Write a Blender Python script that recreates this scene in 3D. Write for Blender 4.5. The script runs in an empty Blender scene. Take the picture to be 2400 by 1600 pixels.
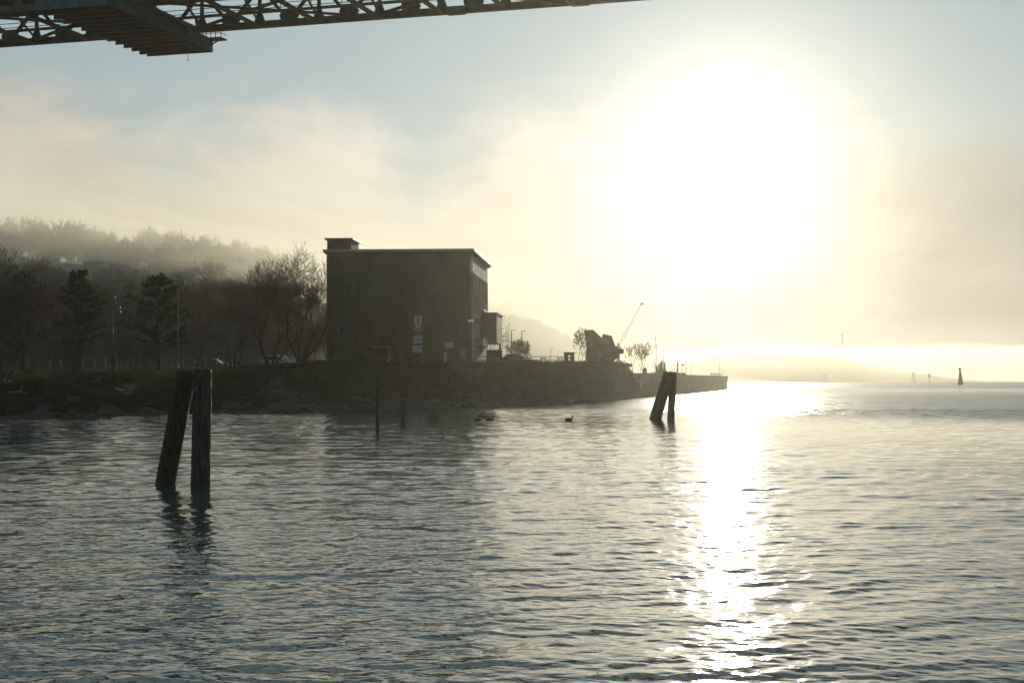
import bpy, math, random
import numpy as np
from mathutils import Vector
R = math.radians
rnd = random.Random(7)
rng = np.random.default_rng(11)
scene = bpy.context.scene
col = scene.collection

# ------------------------------------------------------------------ camera
CH, F, HY = 2.6, 3500.0, 890.0
cam_d = bpy.data.cameras.new("camera")
cam = bpy.data.objects.new("camera", cam_d)
col.objects.link(cam)
cam.location = (0, 0, CH)
cam.rotation_euler = (R(90), 0, 0)
cam_d.sensor_width = 36
cam_d.lens = F / 2400 * 36
cam_d.shift_y = (HY - 800) / 2400
cam_d.clip_start = 0.5
cam_d.clip_end = 30000
scene.camera = cam

def at(px, py, D):
    return Vector(((px - 1200) / F * D, D, CH + (HY - py) / F * D))
def gx(px, D):
    return (px - 1200) / F * D
def dw(py):
    return CH * F / (py - HY)

# ------------------------------------------------------------------ node helper
class N:
    def __init__(s, tree, out): s.t, s.o = tree, out
    def _m(s, op, *a):
        n = s.t.nodes.new("ShaderNodeMath"); n.operation = op
        for i, v in enumerate((s,) + a):
            if isinstance(v, N): s.t.links.new(v.o, n.inputs[i])
            else: n.inputs[i].default_value = v
        return N(s.t, n.outputs[0])
    def __add__(s, b): return s._m('ADD', b)
    __radd__ = __add__
    def __mul__(s, b): return s._m('MULTIPLY', b)
    __rmul__ = __mul__
    def __sub__(s, b): return s._m('SUBTRACT', b)
    def __truediv__(s, b): return s._m('DIVIDE', b)
    def f(s, op, *a): return s._m(op, *a)
    def gauss(s, c, w):
        q = (s - c) * (1.0 / w)
        return (q * q * -1.0).f('EXPONENT')
    def step(s, a, b):
        n = s.t.nodes.new("ShaderNodeMapRange"); n.interpolation_type = 'SMOOTHSTEP'
        s.t.links.new(s.o, n.inputs[0])
        n.inputs[1].default_value = a; n.inputs[2].default_value = b
        return N(s.t, n.outputs[0])
def comb(t, x, y, z):
    n = t.nodes.new("ShaderNodeCombineXYZ")
    for i, v in enumerate((x, y, z)):
        if isinstance(v, N): t.links.new(v.o, n.inputs[i])
        else: n.inputs[i].default_value = v
    return n.outputs[0]
def noise(t, vec, scale, detail=4, rough=0.55, dist=0.0):
    n = t.nodes.new("ShaderNodeTexNoise")
    n.inputs['Scale'].default_value = scale; n.inputs['Detail'].default_value = detail
    n.inputs['Roughness'].default_value = rough; n.inputs['Distortion'].default_value = dist
    t.links.new(vec, n.inputs['Vector'])
    return N(t, n.outputs['Fac'])
def mixc(t, fac, a, b, mode='MIX'):
    n = t.nodes.new("ShaderNodeMix"); n.data_type = 'RGBA'; n.blend_type = mode; n.clamp_factor = True
    for sock, v in ((n.inputs[0], fac), (n.inputs[6], a), (n.inputs[7], b)):
        if isinstance(v, N): t.links.new(v.o, sock)
        elif hasattr(v, 'is_linked'): t.links.new(v, sock)
        elif isinstance(v, (int, float)): sock.default_value = v
        else: sock.default_value = (*v, 1)
    return n.outputs[2]

# ------------------------------------------------------------------ sky
SUN_AZ, SUN_EL = 8.36, 8.9
sdir = Vector((math.sin(R(SUN_AZ)) * math.cos(R(SUN_EL)), math.cos(R(SUN_AZ)) * math.cos(R(SUN_EL)), math.sin(R(SUN_EL))))
world = bpy.data.worlds.new("World"); scene.world = world; world.use_nodes = True
t = world.node_tree; t.nodes.clear()
tc = t.nodes.new("ShaderNodeTexCoord")
nv = t.nodes.new("ShaderNodeVectorMath"); nv.operation = 'NORMALIZE'; t.links.new(tc.outputs['Generated'], nv.inputs[0])
sp = t.nodes.new("ShaderNodeSeparateXYZ"); t.links.new(nv.outputs[0], sp.inputs[0])
dx, dy, dz = (N(t, o) for o in sp.outputs)
dt = t.nodes.new("ShaderNodeVectorMath"); dt.operation = 'DOT_PRODUCT'
t.links.new(nv.outputs[0], dt.inputs[0]); dt.inputs[1].default_value = sdir
theta = N(t, dt.outputs['Value']).f('MINIMUM', 1.0).f('ARCCOSINE') * 57.29578
el = dz.f('ABSOLUTE').f('ARCSINE') * 57.29578
az = dx.f('ARCTAN2', dy) * 57.29578
sky = t.nodes.new("ShaderNodeTexSky"); sky.sky_type = 'NISHITA'; sky.sun_disc = False
sky.sun_elevation = R(SUN_EL); sky.sun_rotation = R(SUN_AZ); sky.air_density = 1.0; sky.dust_density = 0.2; sky.ozone_density = 1.2
# fog bank low in the sky with a torn upper edge, thin high cloud above
v1 = comb(t, az * 0.125, el * 0.17, 5.1)
v2 = comb(t, az * 0.035, el * 0.06, 8.3)
n1 = noise(t, v1, 1.0, 10, 0.60, 0.35)
n2 = noise(t, v2, 1.6, 3, 0.5)
n3 = noise(t, comb(t, az * 0.05 + el * 0.05, el * 0.3, 1.7), 1.4, 6, 0.6, 0.9)
edge = (el * -1.0) + 9.0 + (n1 - 0.5) * 11.0 + (n2 - 0.5) * 2.0 + az.gauss(-3.7, 1.5) * -2.2 + az.gauss(0.9, 2.2) * 0.9 + az.gauss(-8.0, 2.4) * 0.4 + az.step(-12.0, -20.0) * 2.0
bank = edge.step(-1.8, 2.6)
wisp = n3.step(0.55, 0.80) * 0.55
veil = theta.f('MULTIPLY', -1.0 / 16.0).f('EXPONENT')
cl_f = (bank * 0.92 + wisp * 0.6 + 0.12).f('MINIMUM', 1.0)
a1 = (theta * theta * (-1.0 / (1.25 * 1.25))).f('EXPONENT') * 6.0
a2 = theta.f('MULTIPLY', -1.0 / 2.8).f('EXPONENT') * 0.48
a3 = theta.f('MULTIPLY', -1.0 / 11.0).f('EXPONENT') * 0.13
low = el.step(2.6, 1.0) * az.step(2.0, 12.0) * 0.10
dark = (el.step(1.2, 2.6) * el.step(7.5, 3.0)) * az.step(8.0, 18.0) * -0.04
lum = (n1 - 0.5) * 0.50 + 0.70 + az.step(-2.0, -20.0) * -0.17 + el.step(9.0, 20.0) * -0.12 + az.step(5.0, 18.0) * -0.24
cloud_l = lum + a3 * 0.9 + low + dark
behind = theta.step(25.0, 80.0)          # the far side of the sky is plainer and dimmer
cloud_l = cloud_l * (behind * -0.72 + 1.0)
nish = t.nodes.new("ShaderNodeVectorMath"); nish.operation = 'MULTIPLY'
t.links.new(sky.outputs[0], nish.inputs[0]); NISH = (0.86, 0.84, 0.80); nish.inputs[1].default_value = NISH
cloud_c = t.nodes.new("ShaderNodeVectorMath"); cloud_c.operation = 'SCALE'
warm = mixc(t, el.step(3.0, 16.0), (10.0, 9.15, 7.2), (9.3, 9.3, 8.6))
t.links.new(warm, cloud_c.inputs[0]); t.links.new(cloud_l.o, cloud_c.inputs['Scale'])
clear = mixc(t, (behind * -0.30 + 0.62), nish.outputs[0], (3.6, 4.75, 5.15))
base = mixc(t, cl_f, clear, cloud_c.outputs[0])
aur = t.nodes.new("ShaderNodeVectorMath"); aur.operation = 'SCALE'; aur.inputs[0].default_value = (10.0, 9.7, 8.8)
t.links.new((a1 + a2 + a3 * 0.5).o, aur.inputs['Scale'])
tot = t.nodes.new("ShaderNodeVectorMath"); tot.operation = 'ADD'
t.links.new(base, tot.inputs[0]); t.links.new(aur.outputs[0], tot.inputs[1])
bg = t.nodes.new("ShaderNodeBackground"); bg.inputs['Strength'].default_value = 0.10
t.links.new(tot.outputs[0], bg.inputs['Color'])
wo = t.nodes.new("ShaderNodeOutputWorld"); t.links.new(bg.outputs[0], wo.inputs['Surface'])
world.cycles.sampling_method = 'MANUAL'; world.cycles.sample_map_resolution = 1024

# ------------------------------------------------------------------ sun, exposure
sun_d = bpy.data.lights.new("sun", 'SUN'); sun_d.energy = 3.0; sun_d.angle = R(0.53); sun_d.color = (1.0, 0.90, 0.66)
sun = bpy.data.objects.new("sun", sun_d); col.objects.link(sun)
sun.rotation_euler = (-sdir).to_track_quat('-Z', 'Y').to_euler(); sun.location = (20, 100, 80)
scene.view_settings.view_transform = 'Standard'; scene.view_settings.look = 'None'
scene.view_settings.exposure = 0.0; scene.view_settings.gamma = 1.0
scene.cycles.max_bounces = 6; scene.cycles.volume_bounces = 1
scene.cycles.transparent_max_bounces = 16
scene.cycles.use_denoising = True
scene.cycles.sample_clamp_indirect = 8.0

# ------------------------------------------------------------------ materials
MATS = {}
def mat(name, color, rough=0.8, var=0.25, scale=4.0, metal=0.0, bump=0.0, bscale=20.0, color2=None, trans=0.0, emit=None, vec='Object', stretch=None):
    m = bpy.data.materials.new(name); m.use_nodes = True; t = m.node_tree
    p = t.nodes['Principled BSDF']
    p.inputs['Roughness'].default_value = rough; p.inputs['Metallic'].default_value = metal
    c = t.nodes.new("ShaderNodeTexCoord"); v = c.outputs[vec]
    if stretch:
        mp = t.nodes.new("ShaderNodeMapping"); mp.inputs['Scale'].default_value = stretch
        t.links.new(v, mp.inputs['Vector']); v = mp.outputs[0]
    n = noise(t, v, scale, 5, 0.6)
    c2 = color2 or tuple(x * (1 - var) for x in color)
    out = mixc(t, n.step(0.35, 0.65), tuple(min(1, x * (1 + var * 0.6)) for x in color), c2)
    t.links.new(out, p.inputs['Base Color'])
    if bump:
        b = t.nodes.new("ShaderNodeBump"); b.inputs['Distance'].default_value = bump
        t.links.new(noise(t, v, bscale, 5, 0.6).o, b.inputs['Height']); t.links.new(b.outputs[0], p.inputs['Normal'])
    if trans:
        tr = t.nodes.new("ShaderNodeBsdfTranslucent"); t.links.new(out, tr.inputs['Color'])
        mx = t.nodes.new("ShaderNodeMixShader"); mx.inputs[0].default_value = trans
        t.links.new(p.outputs[0], mx.inputs[1]); t.links.new(tr.outputs[0], mx.inputs[2])
        t.links.new(mx.outputs[0], t.nodes['Material Output'].inputs['Surface'])
    MATS[name] = m
    return m
M_pile = mat("wet_timber", (0.060, 0.052, 0.036), 0.75, 0.5, 3, bump=0.03, bscale=6, color2=(0.022, 0.026, 0.015), stretch=(6, 6, 0.8))
M_moss = mat("moss", (0.07, 0.09, 0.02), 0.9, 0.4, 9, trans=0.4)
M_steel = mat("bridge_green_paint", (0.045, 0.085, 0.072), 0.55, 0.35, 1.5, bump=0.01)
M_steel2 = mat("bridge_brown_paint", (0.11, 0.085, 0.055), 0.6, 0.3, 1.2)
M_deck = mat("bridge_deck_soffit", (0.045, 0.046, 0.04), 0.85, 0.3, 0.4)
M_teal = mat("teal_corrugated_sheet", (0.045, 0.115, 0.115), 0.5, 0.3, 0.8)
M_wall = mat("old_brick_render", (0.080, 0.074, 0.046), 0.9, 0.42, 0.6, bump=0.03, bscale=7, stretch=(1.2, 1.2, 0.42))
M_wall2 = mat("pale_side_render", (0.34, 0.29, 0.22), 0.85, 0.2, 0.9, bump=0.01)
M_roof = mat("pale_roof_sheet", (0.30, 0.28, 0.24), 0.35, 0.15, 2.0)
M_glass = mat("dark_window_glass", (0.03, 0.035, 0.035), 0.15, 0.2, 2.0)
M_annex = mat("grey_green_cladding", (0.13, 0.14, 0.115), 0.6, 0.2, 1.5)
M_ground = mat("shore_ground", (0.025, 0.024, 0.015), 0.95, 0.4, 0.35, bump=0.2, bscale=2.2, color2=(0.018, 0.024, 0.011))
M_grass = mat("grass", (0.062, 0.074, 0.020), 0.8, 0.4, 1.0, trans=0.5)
M_bark = mat("bark", (0.055, 0.046, 0.034), 0.9, 0.3, 5)
M_twig = mat("twigs", (0.095, 0.072, 0.045), 0.8, 0.3, 3)
M_needle = mat("pine_needles", (0.030, 0.048, 0.020), 0.7, 0.4, 3, trans=0.25)
M_leaf = mat("dead_leaves", (0.05, 0.042, 0.02), 0.8, 0.4, 3, trans=0.3)
M_hill = mat("wooded_hillside", (0.050, 0.044, 0.030), 0.95, 0.5, 0.08, bump=0.6, bscale=0.5)
M_conc = mat("weathered_concrete", (0.22, 0.20, 0.17), 0.9, 0.3, 1.2, bump=0.03, bscale=5)
M_rust = mat("rusty_iron", (0.10, 0.075, 0.052), 0.8, 0.4, 1.6, bump=0.05, bscale=3)
M_wood = mat("grey_timber", (0.13, 0.105, 0.075), 0.85, 0.3, 4, stretch=(1, 8, 8))
M_dry = mat("dry_grass", (0.050, 0.048, 0.022), 0.85, 0.4, 1.0, trans=0.35)
M_dull = mat("dull_board_backing", (0.10, 0.055, 0.035), 0.7, 0.2, 3)
M_white = mat("white_paint", (0.46, 0.46, 0.43), 0.6, 0.1, 3)
M_black = mat("black_paint", (0.03, 0.03, 0.03), 0.5, 0.2, 3)
M_pole = mat("galvanised_pole", (0.10, 0.10, 0.095), 0.5, 0.2, 3, metal=0.3)
M_yellow = mat("yellow_board", (0.62, 0.50, 0.12), 0.6, 0.1, 3)
M_car = mat("dark_car_paint", (0.03, 0.045, 0.045), 0.22, 0.1, 3)
M_carw = mat("silver_car_paint", (0.30, 0.31, 0.31), 0.25, 0.1, 3, metal=0.4)
M_tyre = mat("tyre_rubber", (0.02, 0.02, 0.02), 0.9, 0.1, 3)
M_lens = mat("milky_globe", (0.85, 0.83, 0.78), 0.3, 0.03, 3, trans=0.75)
M_red = mat("red_paint", (0.35, 0.06, 0.03), 0.6, 0.2, 3)
M_duck = mat("duck_feathers", (0.07, 0.055, 0.04), 0.8, 0.5, 14)
M_bill = mat("duck_bill", (0.35, 0.28, 0.05), 0.5, 0.1, 3)
M_rock = mat("wet_rock", (0.045, 0.042, 0.034), 0.6, 0.4, 2.5, bump=0.05, bscale=6)
M_drift = mat("bleached_driftwood", (0.30, 0.28, 0.24), 0.85, 0.2, 4)
M_mark = mat("daymark_dark_paint", (0.05, 0.055, 0.045), 0.7, 0.2, 1)

# ------------------------------------------------------------------ object helpers
def tag(o, label=None, cat=None, group=None, kind=None):
    if label: o['label'] = label
    if cat: o['category'] = cat
    if group: o['group'] = group
    if kind: o['kind'] = kind
    return o
def empty(name, loc=(0, 0, 0), rz=0.0):
    o = bpy.data.objects.new(name, None); o.location = loc; o.rotation_euler = (0, 0, rz)
    o.empty_display_size = 0.3; col.objects.link(o); return o
def link(name, me, m, parent=None):
    if m is not None and len(me.materials) == 0: me.materials.append(m)
    o = bpy.data.objects.new(name, me); col.objects.link(o)
    if parent is not None: o.parent = parent
    return o
def kids(o): return [c for c in list(bpy.data.objects) if c.parent == o]
CH_MAP = {}
def copy_tree(o, children, parent=None, loc=None, rz=None, scale=None):
    c = o.copy(); col.objects.link(c)
    if parent is not None: c.parent = parent
    if loc is not None: c.location = loc
    if rz is not None: c.rotation_euler = (0, 0, rz)
    if scale is not None: c.scale = (scale,) * 3 if isinstance(scale, float) else scale
    for ch, sub in children: copy_tree(ch, sub, c)
    return c
def tree_of(o): return [(c, tree_of(c)) for c in kids(o)]

class MB:
    def __init__(s): s.v = []; s.f = []
    def add(s, vs, fs):
        b = len(s.v); s.v += [tuple(x) for x in vs]; s.f += [tuple(i + b for i in f) for f in fs]; return s
    def box(s, c, size, rz=0.0, ax=None):
        hx, hy, hz = size[0] / 2, size[1] / 2, size[2] / 2
        X = Vector((math.cos(rz), math.sin(rz), 0)); Y = Vector((-math.sin(rz), math.cos(rz), 0)); Z = Vector((0, 0, 1))
        if ax: X, Y, Z = ax
        c = Vector(c)
        vs = [c + X * (i * hx) + Y * (j * hy) + Z * (k * hz) for i in (-1, 1) for j in (-1, 1) for k in (-1, 1)]
        return s.add(vs, [(0, 1, 3, 2), (4, 6, 7, 5), (0, 4, 5, 1), (2, 3, 7, 6), (0, 2, 6, 4), (1, 5, 7, 3)])
    def bar(s, a, b, w, h=None, up=(0, 0, 1)):
        a, b = Vector(a), Vector(b); h = h or w
        d = (b - a); L = d.length; d.normalize(); up = Vector(up)
        if abs(d.dot(up)) > 0.98: up = Vector((0.3, 1, 0)).normalized()
        y = up.cross(d).normalized(); z = d.cross(y)
        return s.box((a + b) / 2, (L, w, h), ax=(d, y, z))
    def tube(s, pts, rads, n=8, cap=True):
        pts = [Vector(p) for p in pts]
        if not isinstance(rads, (list, tuple)): rads = [rads] * len(pts)
        b = len(s.v); up = None
        for i, p in enumerate(pts):
            d = (pts[min(i + 1, len(pts) - 1)] - pts[max(i - 1, 0)]).normalized()
            r_ = Vector((0, 0, 1)) if abs(d.z) < 0.95 else Vector((0, 1, 0))
            x = r_.cross(d).normalized(); y = d.cross(x)
            for k in range(n):
                a = 2 * math.pi * k / n
                s.v.append(tuple(p + x * math.cos(a) * rads[i] + y * math.sin(a) * rads[i]))
        for i in range(len(pts) - 1):
            for k in range(n):
                k2 = (k + 1) % n
                s.f.append((b + i * n + k, b + i * n + k2, b + (i + 1) * n + k2, b + (i + 1) * n + k))
        if cap:
            s.f.append(tuple(b + k for k in reversed(range(n)))); e = b + (len(pts) - 1) * n
            s.f.append(tuple(e + k for k in range(n)))
        return s
    def sphere(s, c, r, n=12, m=8, sq=(1, 1, 1)):
        c = Vector(c); b = len(s.v)
        for i in range(m + 1):
            th = math.pi * i / m
            for k in range(n):
                a = 2 * math.pi * k / n
                s.v.append((c.x + r * sq[0] * math.sin(th) * math.cos(a), c.y + r * sq[1] * math.sin(th) * math.sin(a), c.z + r * sq[2] * math.cos(th)))
        for i in range(m):
            for k in range(n):
                k2 = (k + 1) % n
                s.f.append((b + i * n + k, b + (i + 1) * n + k, b + (i + 1) * n + k2, b + i * n + k2))
        return s
    def prism(s, poly, axis_o, ex, ez, ey, depth):
        """poly in (u,w) -> axis_o + ex*u + ez*w, extruded along ey from 0 to depth"""
        n = len(poly); o, ex, ez, ey = Vector(axis_o), Vector(ex), Vector(ez), Vector(ey)
        vs = [o + ex * u + ez * w for u, w in poly] + [o + ex * u + ez * w + ey * depth for u, w in poly]
        return s.add(vs, [tuple(range(n)), tuple(range(2 * n - 1, n - 1, -1))] + [(i, i + n, (i + 1) % n + n, (i + 1) % n) for i in range(n)])
    def build(s, name, m, parent=None, smooth=False, bevel=0.0):
        me = bpy.data.meshes.new(name); me.from_pydata(s.v, [], s.f); me.validate(); me.update()
        if smooth: me.polygons.foreach_set('use_smooth', [True] * len(me.polygons))
        o = link(name, me, m, parent)
        if bevel:
            bv = o.modifiers.new("bevel", 'BEVEL'); bv.width = bevel; bv.segments = 2; bv.limit_method = 'ANGLE'
        return o
def np_mesh(name, verts, faces):
    me = bpy.data.meshes.new(name)
    nv_, k = len(verts), faces.shape[1]
    me.vertices.add(nv_); me.vertices.foreach_set('co', np.ascontiguousarray(verts, dtype=np.float32).ravel())
    me.loops.add(faces.size); me.loops.foreach_set('vertex_index', np.ascontiguousarray(faces, dtype=np.int32).ravel())
    me.polygons.add(len(faces)); me.polygons.foreach_set('loop_start', np.arange(0, faces.size, k, dtype=np.int32))
    me.update(calc_edges=True); return me
def grid_mesh(name, P, smooth=True):
    r, c = P.shape[:2]
    i = np.arange(r * c).reshape(r, c)
    f = np.stack([i[:-1, :-1], i[:-1, 1:], i[1:, 1:], i[1:, :-1]], -1).reshape(-1, 4)
    me = np_mesh(name, P.reshape(-1, 3), f)
    if smooth: me.polygons.foreach_set('use_smooth', np.ones(len(f), bool))
    return me
def vnoise(x, y, seed=0):
    """smooth value noise, arrays"""
    xi, yi = np.floor(x).astype(int), np.floor(y).astype(int)
    fx, fy = x - xi, y - yi
    fx, fy = fx * fx * (3 - 2 * fx), fy * fy * (3 - 2 * fy)
    def h(a, b):
        n = (a * 374761393 + b * 668265263 + seed * 974634777) & 0xffffffff
        n = ((n ^ (n >> 13)) * 1274126177) & 0xffffffff
        return ((n ^ (n >> 16)) & 0xffff) / 65535.0
    return (h(xi, yi) * (1 - fx) + h(xi + 1, yi) * fx) * (1 - fy) + (h(xi, yi + 1) * (1 - fx) + h(xi + 1, yi + 1) * fx) * fy
def fbm(x, y, o=4, seed=0):
    s, a = 0, 0.5
    for k in range(o): s = s + a * vnoise(x * 2 ** k, y * 2 ** k, seed + k); a *= 0.5
    return s

# ------------------------------------------------------------------ water
def wind(X, Y):
    """how choppy the water is: 0 slick .. 1 ruffled"""
    t_ = X / Y
    n = fbm(X * 0.012 + 7 + Y * 0.002, Y * 0.022, 3, 5) * 2 - 0.9
    s = 9100 / Y                        # only a convenient log-like distance scale
    w = 0.80 + 0.06 * (Y < 45) + 0.25 * n
    slick = np.exp(-((Y - 98 + t_ * 60) / 26) ** 2) * (t_ > -0.12) * np.clip((t_ + 0.12) / 0.15, 0, 1)
    w = w * (1 - 0.62 * slick)
    far = 1 / (1 + np.exp(-(Y - (128 - t_ * 90)) / 5)) * np.clip((t_ - 0.02) / 0.08, 0, 1)
    streak = np.exp(-((Y - 380) / 90) ** 2)
    w = w * (1 - far) + far * (1.05 - 0.45 * streak)
    return np.clip(w, 0.12, 1.1), far * (1 - .6 * streak)
ang = np.concatenate([np.linspace(-60, -21.5, 40)[:-1], np.linspace(-21.5, 21.5, 760), np.linspace(21.5, 60, 40)[1:]])
ty = np.tan(np.radians(ang))
ss = np.concatenate([np.linspace(1700, 790, 50)[:-1], np.linspace(790, 190, 600)[:-1]])
Yr = np.concatenate([9100 / ss, np.arange(9100 / 190, 130, .29), np.arange(130.2, 260, .75), np.geomspace(261, 5500, 110)])
X0 = Yr[:, None] * ty[None, :]; Y0 = np.repeat(Yr[:, None], len(ty), 1)
dYr = np.abs(np.gradient(Yr))[:, None]
A, FAR = wind(X0, Y0)
FAR = np.maximum(FAR, np.interp(Y0, [40, 70, 120, 300], [0, .10, .28, .4]) * np.clip(A / .8, .4, 1))
dX, dY, dZ = np.zeros_like(X0), np.zeros_like(X0), np.zeros_like(X0)
nw = 64
lam = 0.15 * (3.4 / 0.15) ** (np.arange(nw) / (nw - 1)) * rng.uniform(0.94, 1.06, nw)
for i in range(nw):
    l = lam[i]; k = 2 * math.pi / l
    th = math.radians(100) + rng.normal(0, 0.72 + 0.15 * (l < 0.7))
    slope = 0.0205 * np.interp(l, [.15, .22, .5, .85, 1.2, 3.4], [.9, 1.15, 1.3, 1.05, .42, .2]) * (1 + np.interp(Y0, [25, 50, 110, 170, 900], [0, 1.0, 2.2, 3.2, 4.0]) * (l > .5))
    att = np.clip((l / dYr - 1.5) / 1.5, 0, 1)
    ph = k * (X0 * math.cos(th) + Y0 * math.sin(th)) + rng.uniform(0, 6.28)
    # wave groups: each train swells and fades in patches
    g = 0.55 + 0.9 * np.clip(np.sin(X0 * rng.uniform(.2, .7) / l ** .5 + rng.uniform(0, 6)) * np.sin(Y0 * rng.uniform(.2, .7) / l ** .5 + rng.uniform(0, 6)), -0.5, 1)
    a = slope / k * A * att * g
    c, s_ = np.cos(ph), np.sin(ph)
    dZ += a * s_; q = 0.75
    dX += a * q * math.cos(th) * c; dY += a * q * math.sin(th) * c
wm = grid_mesh("water", np.stack([X0 + dX, Y0 + dY, dZ], -1))
at_ = wm.attributes.new("chop", 'FLOAT', 'POINT'); at_.data.foreach_set('value', A.ravel().astype(np.float32))
af_ = wm.attributes.new("ruffle", 'FLOAT', 'POINT'); af_.data.foreach_set('value', FAR.ravel().astype(np.float32))
mw = bpy.data.materials.new("river_water"); mw.use_nodes = True; t = mw.node_tree
p = t.nodes['Principled BSDF']; p.inputs['Base Color'].default_value = (0.040, 0.060, 0.052, 1)
p.inputs['Roughness'].default_value = 0.05; p.inputs['IOR'].default_value = 1.45
c = t.nodes.new("ShaderNodeTexCoord")
mp = t.nodes.new("ShaderNodeMapping"); mp.inputs['Scale'].default_value = (1.0, 1.5, 1.0); mp.inputs['Rotation'].default_value = (0, 0, R(10))
t.links.new(c.outputs['Object'], mp.inputs['Vector'])
att = t.nodes.new("ShaderNodeAttribute"); att.attribute_name = "chop"
ch = N(t, att.outputs['Fac'])
at2 = t.nodes.new("ShaderNodeAttribute"); at2.attribute_name = "ruffle"; rf = N(t, at2.outputs['Fac'])
t.links.new((rf * 0.19 + 0.05).o, p.inputs['Roughness'])
h1 = noise(t, mp.outputs[0], 4.6, 2, 0.5, 0.4) * 0.013
h2 = noise(t, mp.outputs[0], 1.2, 1, 0.5, 0.4) * 0.020
h3 = noise(t, mp.outputs[0], 0.30, 1, 0.5, 0.5) * 0.10
b = t.nodes.new("ShaderNodeBump"); b.inputs['Distance'].default_value = 1.0; b.inputs['Strength'].default_value = 1.0
t.links.new(((h1 + h2 + h3) * (ch + rf * 1.6)).o, b.inputs['Height']); t.links.new(b.outputs[0], p.inputs['Normal'])
water = link("water", wm, mw); tag(water, kind='structure')

# ------------------------------------------------------------------ ground
SH = np.array([(-3000, 992), (-1500, 990), (0, 985), (200, 980), (400, 970), (700, 968), (1000, 957), (1280, 950), (1430, 940), (1500, 932), (1556, 929), (1575, 921), (1600, 914), (1650, 906)], float)
def shoreD(px): return np.interp(px, SH[:, 0], 9100 / (SH[:, 1] - HY))
def ground_z(X, Y):
    px = 1200 + F * X / Y
    wob = (fbm(X * 0.12, Y * 0.12, 3, 40) - 0.45) * 3.0
    d = Y - shoreD(px) + wob
    zt = np.interp(px, [-1500, 0, 450, 700, 900, 1150, 1240, 1380, 1468, 1484, 1600], [3.3, 3.4, 3.6, 4.1, 4.2, 4.2, 4.25, 4.75, 4.75, 3.3, 3.3])
    w = np.interp(px, [0, 450, 750, 1600], [40, 34, 18, 16])
    q = np.clip(d / w, 0, 1)
    z = zt * np.clip(1.25 * q - 0.25 * q * q, 0, 1) ** 0.85
    z = np.where(d < 0, np.maximum(-1.5, d * 0.4), z)
    hill = np.interp(px, [-1500, -400, 0, 250, 400, 600, 800, 1000, 1150], [34, 31, 27, 23.5, 22, 19.5, 14, 6, 0])
    hy = np.clip((Y - 215) / 115, 0, 1); hy = hy * hy * (3 - 2 * hy)
    z = z + hill * hy * (d > 0)
    z = z + np.where(d > 0, (fbm(X * 0.5, Y * 0.5, 4, 9) - 0.47) * np.interp(q, [0, 0.3, 0.95, 1], [0.5, 1.1, 0.7, 0.12]), 0)
    return z
def gz(X, Y): return float(ground_z(np.array([X], float), np.array([Y], float))[0])
tt = np.linspace(-1.1, 0.128, 620)
tt = np.concatenate([np.linspace(-1.3, -0.36, 60)[:-1], np.linspace(-0.36, 0.122, 640)])
Dr = np.concatenate([np.linspace(88, 250, 330)[:-1], np.geomspace(250, 520, 60)])
GX = Dr[:, None] * tt[None, :]; GY = np.repeat(Dr[:, None], len(tt), 1)
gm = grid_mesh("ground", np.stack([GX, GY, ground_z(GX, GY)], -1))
tag(link("ground", gm, M_ground), kind='structure')

# far land : low wooded hill behind, and the headland across the water
def ridge(name, D, pts, m, base_d=60, n=160, rough=0.08):
    pts = np.array(pts, float); px = np.linspace(pts[0, 0], pts[-1, 0], n)
    top = np.interp(px, pts[:, 0], pts[:, 1]); zt = CH + (HY - top) / F * D
    rows = []
    for q in np.linspace(0, 1, 12):
        yy = D - base_d * (1 - q)
        z = -0.8 + (zt + 0.8) * math.sin(q * math.pi / 2) ** 0.8
        z = z + (fbm(px * 0.05 + q * 3, px * 0 + q * 4, 4, int(D)) - 0.47) * (zt + 1.0) * rough * 4 * q
        rows.append(np.stack([(px - 1200) / F * D, np.full(n, yy), z], -1))
    for q in (0.4, 1.0):
        rows.append(np.stack([(px - 1200) / F * D, np.full(n, D + base_d * q), rows[11][:, 2] * (1 - q) - 0.8 * q], -1))
    o = link(name, grid_mesh(name, np.stack(rows)), m); tag(o, kind='structure'); return o
ridge("hill", 640, [(500, 740), (800, 742), (1000, 748), (1150, 762), (1220, 772), (1290, 788), (1350, 822), (1400, 850), (1450, 884)], M_hill, 120)
ridge("far_headland", 2000, [(1500, 880), (1560, 858), (1640, 842), (1740, 836), (1800, 832), (1870, 833), (1950, 836), (1990, 848), (2020, 866), (2080, 872), (2140, 873), (2180, 882), (2240, 889.5)], M_hill, 150)

# ------------------------------------------------------------------ fog and haze
def vol_mat(name, dens, colr, aniso):
    m = bpy.data.materials.new(name); m.use_nodes = True; t = m.node_tree; t.nodes.clear()
    v = t.nodes.new("ShaderNodeVolumePrincipled"); v.inputs['Color'].default_value = (*colr, 1)
    v.inputs['Density'].default_value = dens; v.inputs['Anisotropy'].default_value = aniso
    o = t.nodes.new("ShaderNodeOutputMaterial"); t.links.new(v.outputs[0], o.inputs['Volume']); return m
HZ = MB().box((0, 2700, 39), (11000, 6000, 84)).build("haze", vol_mat("haze_air", 0.00005, (1.0, 0.97, 0.88), 0.5))
tag(HZ, kind='stuff')

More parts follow.
